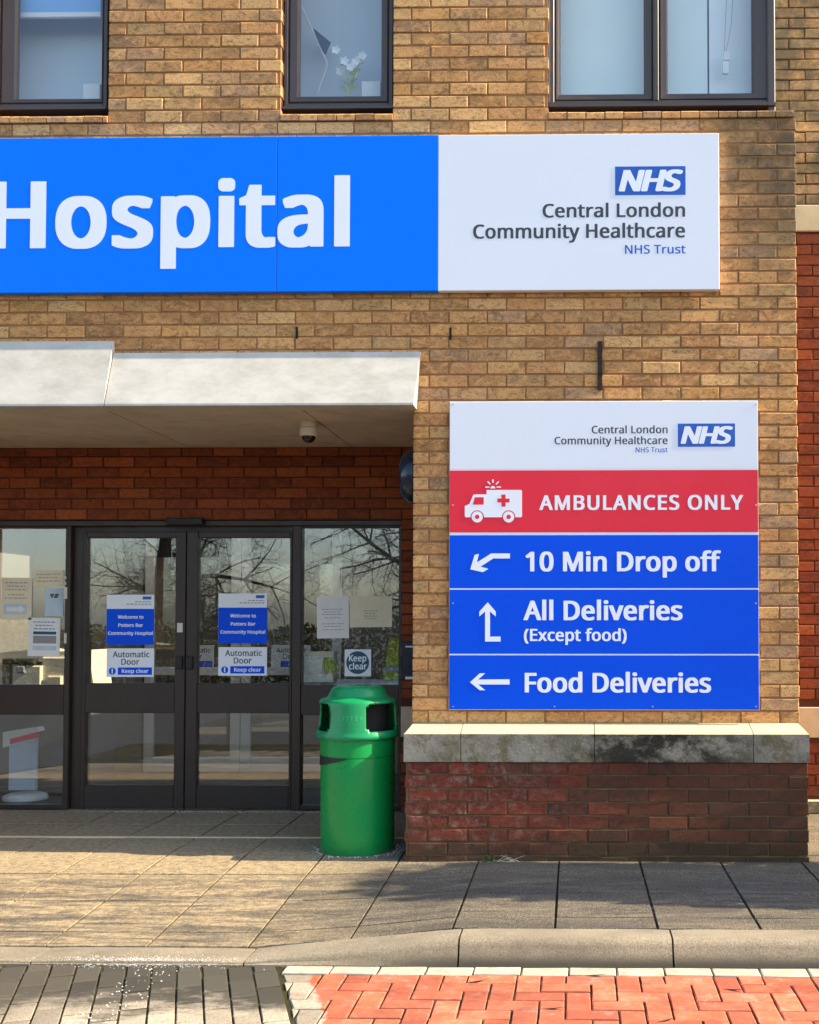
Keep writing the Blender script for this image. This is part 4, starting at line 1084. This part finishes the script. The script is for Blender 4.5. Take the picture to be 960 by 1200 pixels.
m = MB(); m.prism([XZ(x, y, 2.0) for x, y in ((456,748),(470,746),(478,752),(480,797),(448,797),(452,775))], 2.0, 2.05); m.build('fabric', M['hivis'], e)
m = MB(); m.prism([XZ(x, y, 1.995) for x, y in ((450,782),(480,780),(480,786),(449,788))], 1.993, 1.999); m.build('reflective_band', M['bluepaper'], e)

# --- things on the upper window boards
ZSB = zg2-.012
MB().box(a2-.2, b2+.2, YW+.10, YW+.30, ZSB-.03, ZSB).build('window_board', M['white'], W2)
MB().box(a1-.2, b1+.2, YW+.10, YW+.30, zg1-.042, zg1-.012).build('window_board', M['white'], W1)
MB().box(a3-.1, b3-.03, YW+.10, YW+.30, zg3-.042, zg3-.012).build('window_board', M['white'], W3)
def card(x0, y0, x1, y1, zb_, Y, label, mat='paper'):
    r = pxrect(x0, y0, x1, y1, Y); m = MB(); m.cbox(r[0], r[1], Y, Y+.05, zb_+.001, r[3], .003)
    tag(m.build('storage_box', M[mat]), label, 'box')
card(97, 98, 117, 113, zg1-.012, .19, 'small white box on the board of the window with blue blind')
card(424, 95, 446, 110, ZSB, .20, 'small white box on the board of the flower window')
card(731, 93, 750, 107, zg3-.012, .22, 'small pale box on the board of the corner window')
pv = U(408, 108, .24); e = empty('flower_vase', (pv.x, .24, ZSB), 'white vase of white flowers with green stems inside the narrow window', 'vase')
MB().lathe([(.025,.001),(.035,.02),(.038,.04),(.028,.06)], (pv.x, .24), 20, z0=ZSB).build('vase', M['white'], e, True)
m = MB(); fl = MB()
for (fx, fy) in ((394, 59), (404, 72), (411, 79), (417, 73), (422, 70), (425, 66), (399, 84), (415, 88)):
    q = U(fx, fy, .24+random.uniform(-.03, .03)); b0 = Vector((pv.x, .24, ZSB+.06)); mid = (b0+q)/2+Vector((0, 0, .03))
    m.tube(b0, mid, .002, .002, 4); m.tube(mid, q, .002, .0015, 4)
    for i in range(5):
        a = i*1.256; d_ = Vector((math.cos(a), -.35, math.sin(a)))*.024; s_ = Vector((-math.sin(a), 0, math.cos(a)))*.014
        fl.add([q, q+d_*.6+s_, q+d_*1.3, q+d_*.6-s_], [(0,1,2,3)])
    for i in range(4):
        t = random.uniform(.3, .9); c0 = b0.lerp(q, t); d_ = Vector((random.uniform(-1,1), random.uniform(-.5,.5), random.uniform(-.3,.8)))*.035; s_ = Vector((d_.z, 0, -d_.x))*.28
        m.add([c0, c0+d_*.5+s_, c0+d_, c0+d_*.5-s_], [(0,1,2,3)])
m.build('stems', M['leafy'], e); fl.build('flowers', M['petal'], e)
# stand with a fabric pennant beside it
pb = U(358, 105, .28); e = empty('pennant_stand', (pb.x, .28, ZSB), 'grey pennant hanging on a slanted white pole inside the narrow window', 'pennant')
m = MB(); m.tube(U(352, 5, .28), U(384, 75, .28), .006, .006, 6); m.tube(U(384, 75, .28), U(372, 110, .30), .005, .005, 6); m.build('pole', M['white'], e)
m = MB(); m.prism([XZ(x, y, .28) for x, y in ((367,33),(388,50),(382,64),(377,60))], .276, .28); m.build('cloth', M['lampblue'], e)
MB().lathe([(.05,.001),(.05,.008),(.02,.012)], (U(376, 108, .27).x, .27), 20, z0=ZSB).build('foot', M['white'], e, True)
# pull cord in the corner window
pc1 = U(851, 62, .15); e = empty('blind_cord', (pc1.x, .15, pc1.z), 'looped white pull cord hanging inside the corner window', 'cord')
m = MB(); m.tube(U(853, -40, .15), U(849, 60, .15), .0018, .0018, 5); m.tube(U(861, -40, .15), U(857, 30, .15), .0018, .0018, 5); m.tube(U(857, 30, .15), U(851, 60, .15), .0018, .0018, 5); m.build('cord', M['ink'], e)
m = MB(); pbox(m, 848, 60, 855, 70, .14, .02, .002); pbox(m, 847, 71, 854, 86, .14, .02, .002); m.build('weight', M['white'], e)

# =================================================================== WORLD BEHIND THE CAMERA (seen in the glass)
def bare_tree(loc, h, label, seed, lean=(0,0)):
    random.seed(seed)
    e = empty('bare_tree', loc, label, 'tree', 'bare trees across the forecourt')
    trunk, crown = MB(), MB()
    base = Vector(loc)
    def grow(p, d, L, r, lv):
        n = 4 if lv < 2 else 3; mb_ = trunk if lv == 0 else crown
        for i in range(n):
            d = (d+Vector((random.uniform(-1,1), random.uniform(-1,1), random.uniform(-.7,.8)))*(.10 if lv == 0 else .26)).normalized()
            if lv > 1: d = (d+Vector((0,0,-.05))).normalized()
            q = p+d*L/n; r1 = r*(.93 if lv == 0 else .80)
            mb_.tube(p, q, r, r1, 7 if lv == 0 else 5 if lv < 3 else 3); p, r = q, r1
            if lv < 5 and (lv > 0 or i >= 1):
                for _ in range(3 if lv in (0, 1) else 2):
                    a = d.orthogonal().normalized(); a.rotate(Matrix.Rotation(random.uniform(0, 6.28), 3, d))
                    nd = (d*random.uniform(.35,.8)+a).normalized()
                    grow(p, nd, L*random.uniform(.45,.68), r*.55, lv+1)
    grow(base, Vector((lean[0], lean[1], 1)).normalized(), h, .14, 0)
    t = trunk.build('trunk', M['bark'], e, True); c_ = crown.build('crown', M['bark'], e)
bare_tree((-8.2, -11.5, -.16), 3.1, 'bare winter tree standing beyond the camera, reflected in the doors', 5, (.12,.05))
bare_tree((-3.2, -13.5, -.16), 3.4, 'bare winter tree beyond the forecourt, reflected in the glass', 9, (-.10,.05))
random.seed(3)
def leaves(m, x0, x1, y0, y1, z0, z1, n, s, shape=None):
    for _ in range(n):
        while True:
            c_ = Vector((random.uniform(x0,x1), random.uniform(y0,y1), random.uniform(z0,z1)))
            if shape is None or shape(c_): break
        a = Vector((random.gauss(0,1), random.gauss(0,1), random.gauss(0,1))).normalized(); b = a.orthogonal().normalized(); k = s*random.uniform(.6,1.4)
        m.add([c_-a*k, c_+b*k*.5, c_+a*k, c_-b*k*.5], [(0,1,2,3)])
m = MB(); leaves(m, -16, 3, -15.6, -14.4, -.1, 1.5, 26000, .055, lambda c_: c_.z < 1.25+.25*math.sin(c_.x*2.1)*math.sin(c_.x*.7+1))
e = empty('hedge', (-6, -15, -.16), 'clipped yellow green hedge across the forecourt, reflected in the glass', 'hedge')
m.build('foliage', M['hedge'], e); m = MB()
for i in range(38): x = -16+.5*i; m.tube((x, -15, -.16), (x+.1, -15, 1.0), .02, .008, 5)
m.build('stem', M['bark'], e)
# evergreen shrub off the right end of the pier: its shade lies on the slabs and plinth
e = empty('evergreen_shrub', (3.3, -.72, 0), 'tall dense evergreen shrub beside the building, right of the pier', 'shrub')
def shp(c_):
    t = (c_.z-.15)/2.75; 
    return ((c_.x-3.3)/.65)**2+((c_.y+.72)/(.60*(1-.25*t)))**2 < 1-.35*t**2+.15*math.sin(c_.z*6+c_.x*5)
m = MB(); leaves(m, 2.6, 4.0, -1.4, -.05, .15, 2.9, 15000, .055, shp); m.build('crown', M['shrub'], e)
m = MB()
for i in range(7):
    a = i*.9; m.tube((3.3+.05*math.cos(a), -.72+.05*math.sin(a), -.15), (3.3+.35*math.cos(a), -.72+.3*math.sin(a), 1.9), .025, .008, 6)
m.build('trunk', M['bark'], e)

# =================================================================== small litter on the ground
random.seed(21)
m = MB()
def grain(x, y, s):
    z = drop(x, y) if y > YB else (ZR if y < YK else kerb_prof(x)[1][1])
    m.add([(x-s, y-s*.6, z), (x+s, y-s*.5, z), (x+.1*s, y+s, z), (x+random.uniform(-.4,.4)*s, y, z+s*1.1)], [(0,2,1), (0,1,3), (1,2,3), (2,0,3)])
for _ in range(620):                              # along the door threshold
    x = random.uniform(-3.6, -1.3); grain(x, 1.43-abs(random.gauss(0, .035)), random.uniform(.0015, .0045))
for _ in range(260): a = random.uniform(-3.4, 3.4); r_ = .225+abs(random.gauss(0, .04)); grain(BC[0]+r_*math.sin(a), BC[1]-r_*math.cos(a), random.uniform(.0015, .005))
for _ in range(900): grain(random.gauss(-1.82, .20), random.gauss(-1.68, .028), random.uniform(.001, .0032))
for _ in range(90): grain(random.gauss(-1.75, .05), random.uniform(-2.4, -1.75), random.uniform(.002, .005))
for _ in range(1300): grain(random.uniform(-3.6, 1.3), random.uniform(-1.45, 1.3), random.uniform(.0008, .0022))
tag(m.build('salt_grit', M['grit']), 'scattered white salt grit on the paving and by the kerb', 'grit', kind='stuff')
# weed and dead twigs at the plinth foot
wp = G(590, 1006, 0); e = empty('weed', (wp.x, YPL-.03, 0), 'small dark weed with dry twigs at the foot of the plinth', 'weed')
m = MB(); m2 = MB()
for i in range(18):
    a = random.uniform(-1.5, 1.5); L = random.uniform(.02, .05); c_ = Vector((wp.x-.07+random.gauss(0,.012), YPL-.02, .004)); d_ = Vector((math.sin(a), -.4, math.cos(a)))*L; s_ = Vector((d_.z, 0, -d_.x))*.3
    m.add([c_, c_+d_*.5+s_, c_+d_, c_+d_*.5-s_], [(0,1,2,3)])
for i in range(9):
    p0 = Vector((wp.x+random.uniform(-.05,.12), YPL-.02, .003)); m2.tube(p0, p0+Vector((random.uniform(-.09,.09), -.01, random.uniform(.005,.05))), .0016, .0008, 4)
m.build('leaf', M['shrub'], e); m2.build('twig', M['cream'], e)
m = MB()
for (px_, py_) in ((698, 1143), (648, 1182), (560, 1150), (780, 1196), (860, 1160)):
    p0 = G(px_, py_, ZR+.003); a = random.uniform(-.5, .5); d_ = Vector((math.cos(a), math.sin(a), .05))*.05; s_ = Vector((-math.sin(a), math.cos(a), 0))*.007
    m.add([p0-d_, p0-s_, p0+d_+Vector((0,0,.006)), p0+s_], [(0,1,2,3)])
tag(m.build('dead_leaf_litter', M['bark']), 'thin dead leaves lying on the red painted blocks', 'leaf litter', kind='stuff')
# colours for parts of a shared set stay procedural; nothing is loaded from disk
